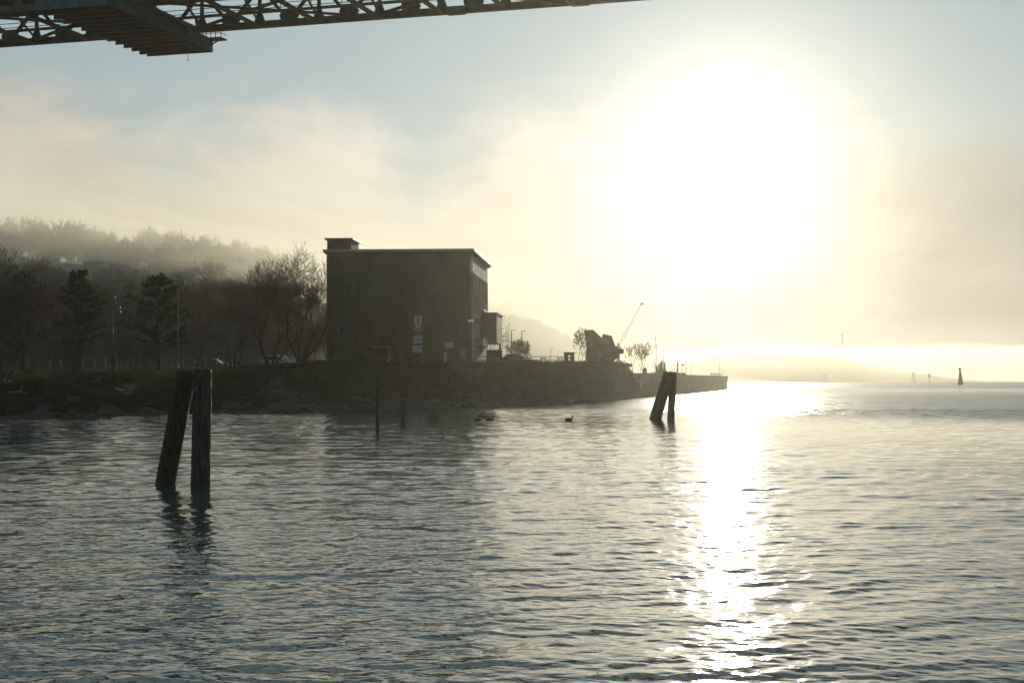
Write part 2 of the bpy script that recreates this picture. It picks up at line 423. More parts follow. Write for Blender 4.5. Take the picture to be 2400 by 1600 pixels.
def fog(name, x0, x1, y0, y1, z0, z1, dens, aniso, seed, amp=6.0):
    nx, ny = 90, 24
    xs = np.linspace(x0, x1, nx); ys = np.linspace(y0, y1, ny)
    XX, YY = np.meshgrid(xs, ys)
    ed = np.minimum(np.minimum((XX - x0), (x1 - XX)) / (0.35 * (x1 - x0)), np.minimum(YY - y0, y1 - YY) / (0.2 * (y1 - y0)))
    ed = np.clip(ed, 0, 1); ed = ed * ed * (3 - 2 * ed)
    n = fbm(XX * 0.045, YY * 0.045, 4, seed) - 0.5
    up = z0 + 1.0 + (z1 - z0 + n * amp * 2) * ed
    dn = z0 + (fbm(XX * 0.05, YY * 0.05, 3, seed + 9) - 0.5) * amp * (1.2 * ed + (0.5 if z0 > 5 else 0))
    top = grid = np.stack([XX, YY, np.maximum(up, dn + 0.3)], -1).reshape(-1, 3); bot = np.stack([XX, YY, dn], -1).reshape(-1, 3)
    i = np.arange(nx * ny).reshape(ny, nx); f = np.stack([i[:-1, :-1], i[:-1, 1:], i[1:, 1:], i[1:, :-1]], -1).reshape(-1, 4)
    ring = np.concatenate([i[0, :], i[1:, -1], i[-1, -2::-1], i[-2:0:-1, 0]])
    r2 = np.roll(ring, -1); k = nx * ny
    side = np.stack([ring, ring + k, r2 + k, r2], -1)
    me = np_mesh(name, np.concatenate([top, bot]), np.concatenate([f, f[:, ::-1] + k, side]))
    o = link(name, me, vol_mat(name + "_air", dens, (1.0, 0.96, 0.84), aniso)); tag(o, kind='stuff'); return o
for zt_f, dn_f, sd_f, x1_f in ((29, 0.0064, 3, -2), (35, 0.0054, 17, 14), (42, 0.0030, 31, 30), (50, 0.0014, 77, 44)):
    fog("fog_bank", -300, x1_f, 208 + 18 * (sd_f % 4), 334 + sd_f * .1, 18.5 + sd_f * .09, zt_f, dn_f, 0.5, sd_f, 7.0)
fog("fog_bank", -240, 75, 400, 600, 1.5, 38, 0.009, 0.4, 23, 8.0)
fog("fog_bank", -500, 1900, 1560, 2160, 0.6, 42, 0.0034, 0.55, 43, 14.0)
fog("river_mist", -320, 480, 12, 420, -1.0, 34, 0.00009, 0.90, 63, 2.0)  # thin mist; forward scatter shaped to also imitate lens veil near the sun

# ------------------------------------------------------------------ trees
def seg_mesh(name, segs, sides=3):
    S = np.array(segs, float); a, b_, ra, rb = S[:, 0:3], S[:, 3:6], S[:, 6], S[:, 7]
    d = b_ - a; d /= np.maximum(np.linalg.norm(d, axis=1, keepdims=True), 1e-6)
    ref = np.where(np.abs(d[:, 2:3]) < 0.9, np.array([[0, 0, 1.0]]), np.array([[0, 1.0, 0]]))
    x = np.cross(ref, d); x /= np.linalg.norm(x, axis=1, keepdims=True); y = np.cross(d, x)
    V = []
    for end, r in ((a, ra), (b_, rb)):
        for k in range(sides):
            w = 2 * math.pi * k / sides
            V.append(end + (x * math.cos(w) + y * math.sin(w)) * r[:, None])
    V = np.stack(V, 1); n = len(S); base = (np.arange(n) * 2 * sides)[:, None]
    Fs = np.concatenate([base + np.array([[k, (k + 1) % sides, sides + (k + 1) % sides, sides + k]]) for k in range(sides)])
    return np_mesh(name, V.reshape(-1, 3), Fs)
def grow(out, p, d, L, r, lvl, maxl, P, rg, env):
    n = 3 if lvl < maxl - 1 else 2
    for i in range(n):
        d = (d + Vector((rg.gauss(0, P['wig']), rg.gauss(0, P['wig']), rg.gauss(0, P['wig'] * .7) + P['up']))).normalized()
        q = p + d * (L / n); r2 = max(r * (0.86 if i < n - 1 else 0.78), P['rmin'] * .6)
        out[0 if lvl <= 1 else 1].append((*p, *q, r, r2))
        p, r = q, r2
        e = (p.x / env[0]) ** 2 + (p.y / env[0]) ** 2 + ((p.z - env[1]) / env[2]) ** 2
        if p.z > env[1] * .5 and e > rg.uniform(.8, 1.12): return
        if lvl < maxl and (i > 0 or lvl > 0):
            for _ in range(P['side']):
                if rg.random() < P['prob']:
                    ax = Vector((rg.gauss(0, 1), rg.gauss(0, 1), rg.gauss(0, .6))); ax = (ax - d * ax.dot(d)).normalized()
                    an = math.radians(rg.uniform(*P['ang'])); nd = (d * math.cos(an) + ax * math.sin(an)).normalized()
                    grow(out, p, nd, L * rg.uniform(.6, .85), max(r * rg.uniform(.45, .65), P['rmin']), lvl + 1, maxl, P, rg, env)
    if lvl < maxl:
        for _ in range(2):
            ax = Vector((rg.gauss(0, 1), rg.gauss(0, 1), rg.gauss(0, .5))); ax = (ax - d * ax.dot(d)).normalized()
            an = math.radians(rg.uniform(12, 34)); nd = (d * math.cos(an) + ax * math.sin(an)).normalized()
            grow(out, p, nd, L * rg.uniform(.68, .86), max(r * .75, P['rmin']), lvl + 1, maxl, P, rg, env)
def tree_meshes(seed, H, stems, maxl, P, spread=0.5, r0=0.2, lean=(0, 0)):
    rg = random.Random(seed); out = [[], []]; w = P.get('w', H * .65); env = (w / 2, H * .56, H * .46)
    for s_ in range(stems):
        a = 2 * math.pi * (s_ + rg.random() * .6) / max(stems, 1); sp = spread * rg.uniform(.5, 1.2) * (stems > 1)
        d = Vector((math.cos(a) * sp + lean[0], math.sin(a) * sp + lean[1], 1)).normalized()
        grow(out, Vector((math.cos(a) * .12, math.sin(a) * .12, -0.3)), d, H * .30, r0 / (1 if stems == 1 else 1.5), 0, maxl, P, rg, env)
    return [np.array(o) for o in out]
def make_tree(name, seed, H, stems, maxl, P, label, loc, spread=0.5, r0=0.2, group=None, lean=(0, 0), rz=0, leaves=0, sx=1.0):
    tr, cr = tree_meshes(seed, H, stems, maxl, P, spread, r0, lean)
    root = empty(name, loc, rz); root.scale = (sx, sx, 1); tag(root, label, 'tree', group)
    link('trunk', seg_mesh('trunk', tr, 5), M_bark, root)
    c_ = link('crown', seg_mesh('crown', cr, 3), M_twig, root)
    if leaves:
        idx = np.random.default_rng(seed).integers(0, len(cr), leaves); g = np.random.default_rng(seed + 1)
        pts = cr[idx, 3:6]; v = pts[:, None, :] + g.normal(0, 0.11, (leaves, 3, 3))
        me = np_mesh('leaf_cluster', v.reshape(-1, 3), np.arange(leaves * 3).reshape(-1, 3))
        o = link('leaves', me, M_leaf, root); o['kind'] = 'stuff'
    return root
PB = dict(wig=.12, up=.035, side=1, prob=.6, ang=(24, 52), rmin=.014)
PW = dict(wig=.12, up=.03, side=1, prob=.66, ang=(22, 46), rmin=.013)      # rounded willow shape
PA = dict(wig=.17, up=.0, side=1, prob=.6, ang=(28, 58), rmin=.016)       # sprawling, drooping twigs
def gp(px, D): X = gx(px, D); return (X, D, gz(X, D))
def T(nm, seed, H, w, stems, maxl, P, label, px, D, **k): make_tree(nm, seed, H, stems, maxl, dict(P, w=w), label, gp(px, D), **k)
T('bare_tree', 21, 11.6, 7.4, 5, 6, PW, "largest bare round-crowned tree with fanning stems, left of the building", 706, 146, spread=.62, r0=.26)
T('bare_tree', 22, 11.1, 6.4, 4, 6, PW, "tall bare tree half hidden behind the largest one, its crown bulging to the left", 636, 153, spread=.55, r0=.24)
T('bare_tree', 23, 8.3, 5.6, 3, 5, PA, "broad low bare tree with tangled twigs right of the bell street lamp", 548, 141, spread=.55, r0=.22)
T('bare_tree', 24, 7.4, 5.0, 4, 5, PA, "dense twiggy tree in front of the building's dark facade near its left corner", 845, 152, spread=.6, r0=.14)
T('bare_tree', 25, 8.0, 4.6, 4, 5, PW, "bare tree whose twigs catch the sun before the middle of the facade", 930, 157, spread=.5, r0=.12)
T('bare_tree', 26, 11.2, 8.0, 5, 6, PA, "tall sprawling tree with withered leaf clumps at the far left shore", 2, 113, spread=.5, r0=.15, leaves=420)
T('bare_tree', 27, 8.4, 6.4, 4, 5, PA, "leaning many-stemmed tree with withered leaves arching out over the left bank", 84, 107, spread=.5, r0=.10, lean=(.45, 0), leaves=380)
T('bare_shrub', 28, 4.5, 4.0, 6, 4, PA, "low twiggy bush under the pine beside the bell street lamp", 325, 131, spread=.8, r0=.07)
T('bare_shrub', 29, 2.6, 3.0, 6, 4, PA, "scrubby bush at the right end of the lawn below the globe lamp", 1085, 151, spread=.8, r0=.04)
T('bare_tree', 30, 5.8, 3.2, 3, 5, dict(PB, rmin=.026, prob=.5), "thin bare tree half hidden by the left edge of the iron sculpture", 1364, 222, spread=.4, r0=.08)
T('bare_tree', 31, 5.6, 2.4, 2, 5, dict(PB, rmin=.026, prob=.34), "small bare tree right of the sculpture, before the lattice mast", 1481, 232, spread=.3, r0=.07)
T('bare_tree', 32, 6.0, 3.9, 3, 5, dict(PB, rmin=.026, prob=.34), "wider bare tree between the sculpture and the lattice mast", 1505, 250, spread=.45, r0=.07)
T('bare_tree', 33, 9.0, 4.6, 3, 5, PA, "hazy bare tree just right of the building behind the overhanging annex", 1163, 225, spread=.5, r0=.12)
T('bare_shrub', 34, 5.2, 4.2, 6, 5, dict(PB, rmin=.028), "hazy rounded bush behind the pair of street lamps", 1215, 238, spread=.6, r0=.06)
T('bare_shrub', 35, 1.8, 2.6, 6, 4, PB, "low scrub along the stone bank right of the sculpture", 1455, 207, spread=.7, r0=.04)
T('bare_tree', 36, 6.6, 4.6, 3, 5, PA, "low spreading bare tree behind the first mooring piles", 478, 153, spread=.6, r0=.14)
T('bare_tree', 37, 8.4, 3.6, 4, 5, PA, "bare tree filling the gap between the big tree and the building corner", 775, 158, spread=.45, r0=.12)

def pine(seed, H, label, loc, spread=2.3, flat=0.5, bare=0.3):
    rg = random.Random(seed); tr, nd = [], []
    n = 14; pts = [Vector((rg.gauss(0, .05) * i ** .5, rg.gauss(0, .05) * i ** .5, H * i / n)) for i in range(n + 1)]
    for i in range(n): tr.append((*pts[i], *pts[i + 1], .17 * (1 - i / n) + .03, .17 * (1 - (i + 1) / n) + .03))
    tri = []
    def tuft(p, d, s_=1.0):
        for _ in range(26):
            v = (d * .6 + Vector((rg.gauss(0, .55), rg.gauss(0, .55), rg.gauss(.25, .45)))).normalized()
            w = Vector((rg.gauss(0, 1), rg.gauss(0, 1), rg.gauss(0, 1))).normalized() * .034
            L = rg.uniform(.18, .42) * s_; tri.append((*(p - w), *(p + w), *(p + v * L)))
    k = 0
    for li in range(11):
        f = bare + (1 - bare) * (li + rg.uniform(-.3, .3)) / 10.3; lay = rg.uniform(.6, 1.15)
        z = H * f; prof = max(0, 1 - (f - bare) / (1 - bare)) ** .75 * (0.65 + 0.35 * min(1, (f - bare) * 6 + .3))
        for bI in range(rg.randint(4, 6)):
            a = k * 2.4 + rg.uniform(-.5, .5); k += 1
            Lb = spread * max(prof, .05) * lay * rg.uniform(.5, 1.3) + .3
            d = Vector((math.cos(a), math.sin(a), rg.uniform(-.05, .25))).normalized()
            p = Vector((0, 0, z + rg.uniform(-.2, .2))); m = 5; r = .05
            for j in range(m):
                d = (d + Vector((rg.gauss(0, .1), rg.gauss(0, .1), .07))).normalized()
                q = p + d * (Lb / m); tr.append((*p, *q, r, r * .75)); r *= .75
                if j > 0:
                    for _ in range(3):
                        sd = (d + Vector((rg.gauss(0, .6), rg.gauss(0, .6), rg.gauss(.25, .2)))).normalized()
                        e = q + sd * rg.uniform(.15, .45); tr.append((*q, *e, .012, .008)); tuft(e, sd); tuft((q + e) / 2, sd, .8)
                p = q
    for j in range(5): tuft(Vector((rg.gauss(0, .08), rg.gauss(0, .08), H - j * .12)), Vector((0, 0, 1)))
    root = empty('pine_tree', loc); tag(root, label, 'pine tree')
    link('trunk', seg_mesh('trunk', tr, 4), M_bark, root)
    T = np.array(tri).reshape(-1, 3)
    link('crown', np_mesh('crown', T, np.arange(len(T)).reshape(-1, 3)), M_needle, root)
    return root
pine(1, 9.0, "tiered dark pine standing clear between the leafy tree and the plain lamp post", gp(186, 142), 2.7, bare=.30)
pine(2, 9.0, "wide flat-topped pine directly left of the tall bell street lamp", gp(372, 145), 4.0, bare=.28)
pine(5, 9.2, "pine tangled in the branches of the far left trees", gp(52, 146), 2.6, bare=.25)

# ridge trees: four forms, copied along the foggy hilltop
forms = []
PH = dict(wig=.12, up=.04, side=1, prob=.75, ang=(18, 40), rmin=.035)
for i in range(5):
    o = make_tree('bare_hill_tree', 60 + i, [9, 10.5, 8, 11, 9.5][i], [1, 2, 3, 1, 2][i], 5, PH, "bare tree among many on the foggy hilltop ridge", (0, 0, 0), .35, .16, group="bare trees along the foggy hilltop")
    forms.append((o, tree_of(o), False)); 
first = [True] * 5
for i in range(112):
    px = -60 + 760 * (i + rnd.random()) / 112; D = rnd.uniform(296, 345) if i % 4 else rnd.uniform(255, 296)
    X = gx(px, D); loc = (X, D, gz(X, D) - .3); k = rnd.randrange(5); s_ = rnd.uniform(.7, 1.05); rz = rnd.uniform(0, 6.28)
    o, ch_, _ = forms[k]
    if first[k]: o.location, o.rotation_euler, o.scale = loc, (0, 0, rz), (s_,) * 3; first[k] = False
    else: copy_tree(o, ch_, None, loc, rz, s_)
def wood(name, items):
    vs, fs = [], []; b0 = 0
    for (me, loc, rz, s_) in items:
        n = len(me.vertices); co = np.empty(n * 3, np.float32); me.vertices.foreach_get('co', co); co = co.reshape(-1, 3) * s_
        c_, sn = math.cos(rz), math.sin(rz)
        vs.append(np.stack([co[:, 0] * c_ - co[:, 1] * sn + loc[0], co[:, 0] * sn + co[:, 1] * c_ + loc[1], co[:, 2] + loc[2]], -1))
        f = np.empty(len(me.polygons) * 4, np.int32); me.loops.foreach_get('vertex_index', f); fs.append(f.reshape(-1, 4) + b0); b0 += n
    o = link(name, np_mesh(name, np.concatenate(vs), np.concatenate(fs)), M_twig); tag(o, kind='stuff'); return o
crowns = [[c_ for c_, _ in f_[1] if c_.name.startswith('crown')][0].data for f_ in forms]
small = [seg_mesh('wood_form', np.vstack(tree_meshes(90 + i, 8.5, 2, 4, dict(PH, rmin=.05), .35, .14)), 3) for i in range(4)]
items = []
for i in range(240):
    px = rnd.uniform(-120, 760); D = rnd.uniform(225, 330); X = gx(px, D); items.append((rnd.choice(small), (X, D, gz(X, D) - .3), rnd.uniform(0, 6), rnd.uniform(.6, .95)))
wood('hillside_woods', items)
items = []
for i in range(190):
    px = rnd.uniform(1080, 1420); D = rnd.uniform(600, 640)
    zt = CH + (HY - np.interp(px, [1000, 1150, 1220, 1290, 1350, 1400, 1450], [748, 762, 772, 788, 822, 850, 880])) / F * 640
    items.append((rnd.choice(small), (gx(px, D), D, zt - 3.0), rnd.uniform(0, 6), rnd.uniform(.6, 1.1)))
wood('distant_woods', items)
items = []
for i in range(200):
    far_grove = i < 26; px = rnd.uniform(2018, 2088) if far_grove else rnd.uniform(1640, 2000); D = 1990
    zt = CH + (HY - np.interp(px, [1640, 1740, 1800, 1950, 1990, 2020, 2080], [842, 836, 832, 836, 848, 866, 872])) / F * 2000
    items.append((rnd.choice(small), (gx(px, D), D, zt - 2.0), rnd.uniform(0, 6), rnd.uniform(.9, 1.35) if far_grove else rnd.uniform(.35, .7)))
wood('headland_woods', items)

# ------------------------------------------------------------------ grass
def grass_patch(name, n, fn, h=(.12, .4), w=.02, m=None):
    g = np.random.default_rng(5); X, Y = fn(g, n); Z = ground_z(X, Y)
    hh = g.uniform(h[0], h[1], n) * (0.5 + fbm(X * .4, Y * .4, 2, 3)); an = g.uniform(0, 6.28, n)
    bx_, by_ = np.cos(an) * w, np.sin(an) * w; lx, ly = g.normal(0, .35, n) * hh, g.normal(0, .35, n) * hh
    V = np.stack([np.stack([X - bx_, Y - by_, Z - .02], -1), np.stack([X + bx_, Y + by_, Z - .02], -1), np.stack([X + lx, Y + ly, Z + hh], -1)], 1)
    o = link(name, np_mesh(name, V.reshape(-1, 3), np.arange(3 * n).reshape(-1, 3)), m or M_grass); tag(o, kind='stuff')
def lawn(g, n):
    px = g.uniform(-80, 1200, n); d = shoreD(px) + np.interp(px, [0, 450, 750, 1200], [27, 20, 9, 9]) + g.uniform(0, 1, n) ** 1.5 * 36
    return (px - 1200) / F * d, d
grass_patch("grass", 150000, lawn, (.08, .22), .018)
def bankg(g, n):
    px = g.uniform(-20, 1490, n); d = shoreD(px) + g.uniform(1.5, 22, n); k = fbm(px * .02, d * .12, 3, 8) > .30
    d = np.where(k, d, shoreD(px) + 19); return (px - 1200) / F * d, d
grass_patch("rough_grass", 110000, bankg, (.15, .55), .022, M_dry)

# ------------------------------------------------------------------ building
U, Vv = Vector((1, 0, 0)), Vector((0, 1, 0))
th = math.atan2(-1.52, 22.0)             # building turned slightly
bu = Vector((math.cos(th), math.sin(th), 0)); bv = Vector((-math.sin(th), math.cos(th), 0)); bz = Vector((0, 0, 1))
C0 = at(1103, 583, 165); C0.z = 0        # near right corner
ZT = 16.75; ZB = 3.6; W, L_ = 16.1, 22.0
bld = empty('brick_building', (C0.x - W / 2, C0.y + L_ / 2, ZB)); tag(bld, "big square dark building with flat overhanging roof on the lawn by the water", 'building')
bl = bld.location.copy()
def bp(u, v, z): return C0 + bu * u + bv * v + bz * z - bl          # u<0 to the left along the facade, v>0 away
mb = MB()
def bbox(mb, u0, u1, v0, v1, z0, z1):
    c_ = bp((u0 + u1) / 2, (v0 + v1) / 2, (z0 + z1) / 2); mb.box(c_, (abs(u1 - u0), abs(v1 - v0), abs(z1 - z0)), ax=(bu, bv, bz)); return mb
# walls with recesses: front wall in pieces around openings
front_open = [(-14.6, -13.4, 11.2, 13.0), (-14.6, -13.4, 7.6, 9.4), (-12.2, -11.0, 7.6, 9.4), (-2.6, -1.7, 3.6, 6.0), (-10.0, -7.4, 3.6, 6.4)]
def wall_with(mb, a0, a1, z0, z1, opens, put):
    xs = sorted({a0, a1, *[o[0] for o in opens], *[o[1] for o in opens]})
    for x0, x1 in zip(xs[:-1], xs[1:]):
        col_ = sorted([(o[2], o[3]) for o in opens if o[0] <= x0 + 1e-6 and o[1] >= x1 - 1e-6]); z = z0
        for (c0, c1) in col_:
            if c0 > z + 1e-6: put(mb, x0, x1, z, c0)
            z = c1
        if z < z1 - 1e-6: put(mb, x0, x1, z, z1)
mf = MB(); wall_with(mf, -W, -0.003, ZB, ZT, front_open, lambda m, a, b_, z0, z1: bbox(m, a, b_, 0, .4, z0, z1))
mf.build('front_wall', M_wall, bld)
side_open = [(2.2 + i * 2.05, 3.1 + i * 2.05, 9.9 if i < 4 else 11.0, 13.9) for i in range(9)] + [(1.2, 1.9, 5.0, 15.6)]
ms = MB(); wall_with(ms, 0.4, L_, ZB, ZT, side_open, lambda m, a, b_, z0, z1: bbox(m, -.4, 0, a, b_, z0, z1))
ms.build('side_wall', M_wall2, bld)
bbox(MB(), -W + .003, -W + .4, .4, L_, ZB, ZT - .003).build('rear_wall', M_wall, bld)
bbox(MB(), -W + .4, -.4, L_ - .4, L_ - .003, ZB, ZT - .006).build('rear_wall', M_wall, bld)
for i in range(9):
    a0, a1, z0, z1 = side_open[i]
    w_ = bbox(MB(), -.34, -.30, a0, a1, z0, z1).build('window', M_glass, bld)
    m_ = MB()
    for z in np.arange(z0 + .8, z1, .9): bbox(m_, -.299, -.26, a0, a1, z, z + .06)
    m_.build('glazing_bars', M_white, w_)
    bbox(MB(), -.02, .18, a0 - .08, a1 + .08, z0 - .12, z0 - .002).build('window_sill', M_roof, bld)
bbox(MB(), -.34, -.3, 1.2, 1.9, 5.0, 15.6).build('stair_window', M_glass, bld)
for k, (a0, a1, z0, z1) in enumerate(front_open):
    o = bbox(MB(), a0, a1, .26, .30, z0, z1).build('door' if z0 < 4 else 'window', M_wood if z0 < 4 else M_glass, bld)
    if z0 > 4: bbox(MB(), a0, a1, .23, .259, (z0 + z1) / 2 - .03, (z0 + z1) / 2 + .03).build('glazing_bar', M_pole, o)
for i in range(10): bbox(MB(), .002, .16, 1.95 + i * 2.05 - .05, 2.12 + i * 2.05 - .02, 9.0, 14.6).build('pilaster', M_wall2, bld)
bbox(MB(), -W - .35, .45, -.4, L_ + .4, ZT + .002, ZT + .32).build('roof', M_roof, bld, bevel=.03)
bbox(MB(), -W - .2, .3, -.25, L_ + .25, ZT - .14, ZT).build('eaves_board', M_wall, bld)
tw = bbox(MB(), -W + .06, -W + 2.75, .05, 5.0, ZT + .324, ZT + 1.42).build('stair_tower', M_wall, bld)
bbox(MB(), -W - .2, -W + 3.0, -.2, 5.3, ZT + 1.424, ZT + 1.6).build('tower_roof', M_roof, tw, bevel=.02)
bbox(MB(), -3.4, -2.2, 6, 7, ZT + .324, ZT + .55).build('roof_hatch', M_pole, bld)
bbox(MB(), -2.1, -1.9, 6, 6.2, ZT + .324, ZT + .8).build('roof_vent', M_pole, bld)
bbox(MB(), .01, .05, 2.0, 3.6, 14.9, 15.2).build('wall_sign', M_white, bld)
bbox(MB(), .002, .42, 11.5, 17.0, 10.75, 11.0).build('ledge', M_roof, bld)
ax_ = bbox(MB(), .004, 1.9, 12.4, 21.0, 7.1, 10.45).build('annex', M_annex, bld)
bbox(MB(), -.0, 2.05, 12.2, 21.2, 10.453, 10.6).build('annex_roof', M_roof, ax_)
bbox(MB(), .006, 2.0, 12.3, 21.1, 6.98, 7.097).build('annex_floor', M_roof, ax_)
for i in range(3): bbox(MB(), 1.902, 1.93, 13.6 + i * 2.3, 14.5 + i * 2.3, 8.9, 10.0).build('window', M_glass, ax_)
bbox(MB(), 1.55, 1.8, 20.3, 20.6, 3.6, 6.977).build('annex_column', M_wall, ax_)
bbox(MB(), .003, .9, 5.5, 12.3, 6.4, 6.55).build('canopy', M_annex, bld)
bbox(MB(), .004, .9, 5.5, 12.3, 6.552, 7.4).build('canopy_fascia', M_roof, bld)
mb = MB()
for a0, a1 in ((-2.5, -1.6),): pass
for (u0, u1, z0, z1, lb) in ((-2.85, -1.85, 6.1, 6.75, 'poster'), (-2.9, -1.3, 3.9, 3.95, 'step')):
    bbox(MB(), u0, u1, -.03, -.002, z0, z1).build(lb, M_white, bld)
bbox(MB(), -2.95, -2.65, -.03, -.002, 4.0, 5.7).build('poster', M_white, bld)
bbox(MB(), -1.25, -.5, -.03, -.002, 4.0, 6.1).build('poster', M_wall2, bld)
mb = MB().tube([bp(.12, .18, 3.6), bp(.12, .18, ZT - .2)], .06, 8).build('downpipe', M_roof, bld)

# ------------------------------------------------------------------ street furniture on the land
def on(px, D): X = gx(px, D); return Vector((X, D, gz(X, D)))
def bell_lamp(px, D, ytop, label):
    p = on(px, D); h = at(px, ytop, D).z - p.z; r = empty('street_lamp', p); tag(r, label, 'street lamp')
    MB().tube([(0, 0, -.2), (0, 0, 1.2), (0, 0, 1.21), (0, 0, h)], [.09, .09, .06, .045], 10).build('pole', M_pole, r, True)
    MB().tube([(0, 0, h - .30), (.52, 0, h - .34)], .025, 6).tube([(0, 0, h - .02), (.5, 0, h - .28)], .015, 6).tube([(.52, 0, h - .3), (.52, 0, h - .62)], .03, 6).build('arm', M_pole, r)
    s_ = MB().tube([(.52, 0, h - .55), (.52, 0, h - .72), (.52, 0, h - .86), (.52, 0, h - 1.02)], [.06, .11, .16, .36], 14, False).build('lamp_shade', M_pole, r, True)
    MB().sphere((.52, 0, h - 1.0), .15, 10, 6, (1, 1, .7)).build('globe', M_lens, r, True)
bell_lamp(417, 140, 643, "tall street lamp with a bell-shaped shade hanging right, behind the pine")
def arm_lamp(px, D, ytop, label, name='street_lamp', arm=.5, side=1, w=.055, group=None):
    p = on(px, D); h = at(px, ytop, D).z - p.z; r = empty(name, p); tag(r, label, 'street lamp', group)
    MB().tube([(0, 0, -.2), (0, 0, h)], [w * 1.3, w], 8).build('pole', M_pole, r, True)
    MB().tube([(0, 0, h - .04), (side * arm * .35, 0, h + .03)], .03, 6).build('arm', M_pole, r)
    MB().box((side * arm * .68, 0, h + .03), (arm * .66, .22, .07)).build('lamp_head', M_pole, r, bevel=.02)
arm_lamp(264, 132, 722, "plain lamp post with a short arm right of the tiered pine", arm=.45)
arm_lamp(1199, 190, 774, "left of the two slim street lamps above the parked car", arm=.55)
arm_lamp(1223, 191, 775.5, "right of the two slim street lamps above the parked car", arm=.5)
arm_lamp(1291, 260, 817, "small distant street lamp between the last picnic tables", arm=.5, w=.04)
p = on(272, 175); h = at(272, 694, 175).z - p.z
r = empty('floodlight_mast', p); tag(r, "thin pale mast with four floodlights behind the plain lamp post", 'floodlight mast')
MB().tube([(0, 0, 0), (0, 0, h)], [.08, .04], 8).build('pole', M_pole, r)
for i, (s_, z) in enumerate(((-1, .1), (-.6, .8), (1, 1.3), (1.2, 1.8))):
    MB().box((s_ * .3, 0, h - z), (.42, .2, .26)).tube([(0, 0, h - z), (s_ * .3, 0, h - z)], .02, 5).build('floodlight', M_pole, r)
p = on(1104, 151); h = at(1104, 752, 151).z - p.z
r = empty('globe_lamp', p); tag(r, "lamp post with two milky globes at the right corner of the building", 'lamp post')
MB().tube([(0, 0, -.2), (0, 0, h - .25)], [.06, .04], 8).build('pole', M_pole, r)
MB().tube([(-.17, 0, h - .2), (.17, 0, h - .2)], .025, 6).build('arm', M_pole, r)
for s_ in (-1, 1): MB().sphere((s_ * .16, 0, h), .15, 14, 10).build('globe', M_lens, r, True)

# no anchoring sign
D = 152; pz = on(978, D); r = empty('anchor_sign', pz); tag(r, "tall white board sign with a crossed-out anchor above two smaller boards", 'sign')
zz = lambda py: at(978, py, D).z - pz.z
xw = lambda px: gx(px, D) - pz.x
for px in (970, 988): MB().bar((xw(px), .05, -.3), (xw(px), .05, zz(739)), .07).build('post', M_wood, r)
def board(x0, x1, y0, y1, m, nm='board'):
    return MB().box(((xw(x0) + xw(x1)) / 2, -.03, (zz(y0) + zz(y1)) / 2), (xw(x1) - xw(x0), .05, abs(zz(y0) - zz(y1)))).build(nm, m, r)
board(967.5, 990.5, 738, 776, M_dull, 'backing_board'); b1 = MB().box(((xw(971) + xw(989)) / 2, -.066, (zz(739.5) + zz(774.5)) / 2), (xw(989) - xw(971), .02, abs(zz(739.5) - zz(774.5)))).build('board', M_white, r)
cx, zt_, zb_ = xw(980), zz(742), zz(772)
HH = zt_ - zb_
an_ = MB().bar((cx, -.085, zt_ - .2 * HH), (cx, -.085, zb_ + .02 * HH), .01, .07, (1, 0, 0)).bar((cx - .2, -.086, zt_ - .32 * HH), (cx + .2, -.086, zt_ - .32 * HH), .01, .07)
for i in range(12):
    a, b_ = R(200 + 140 * i / 12), R(200 + 140 * (i + 1) / 12)
    an_.bar((cx + .32 * math.cos(a), -.087, zb_ + .38 + .36 * math.sin(a)), (cx + .32 * math.cos(b_), -.087, zb_ + .38 + .36 * math.sin(b_)), .01, .085)
    a, b_ = R(360 * i / 12), R(360 * (i + 1) / 12)
    an_.bar((cx + .09 * math.cos(a), -.087, zt_ - .11 * HH + .09 * math.sin(a)), (cx + .09 * math.cos(b_), -.087, zt_ - .11 * HH + .09 * math.sin(b_)), .01, .045)
an_.add([(cx - .40, -.088, zb_ + .25), (cx - .2, -.088, zb_ + .3), (cx - .33, -.088, zb_ + .5)], [(0, 1, 2)]).add([(cx + .40, -.088, zb_ + .25), (cx + .2, -.088, zb_ + .3), (cx + .33, -.088, zb_ + .5)], [(0, 1, 2)])
an_.build('anchor_symbol', M_black, b1)
MB().bar((xw(972), -.094, zz(742)), (xw(988), -.094, zz(773)), .01, .07, (0, -1, 0)).build('stroke', M_red, b1)
board(967.5, 990.5, 777.5, 784, M_dull); b2 = board(968, 990, 786.5, 804.5, M_white); b3 = board(968, 990, 809.5, 826, M_white)
def text(s_, size, loc, m, parent, rot=(R(90), 0, 0)):
    c_ = bpy.data.curves.new('lettering', 'FONT'); c_.body = s_; c_.size = size; c_.align_x = 'CENTER'; c_.align_y = 'CENTER'; c_.extrude = .006
    c_.materials.append(m); to = bpy.data.objects.new('lettering', c_); col.objects.link(to); bpy.context.view_layer.update()
    me = bpy.data.meshes.new_from_object(to); me.name = 'lettering'; bpy.data.objects.remove(to)
    o = link('lettering', me, m, parent); o.location = loc; o.rotation_euler = rot; return o
text("RÖR", .5, (xw(979), -.066, zz(796.2)), M_black, b2)
text("KABEL", .27, (xw(979), -.066, zz(815.5)), M_black, b3)
MB().box((xw(979), -.062, zz(822.5)), (.42, .01, .05)).build('arrow', M_black, b3)

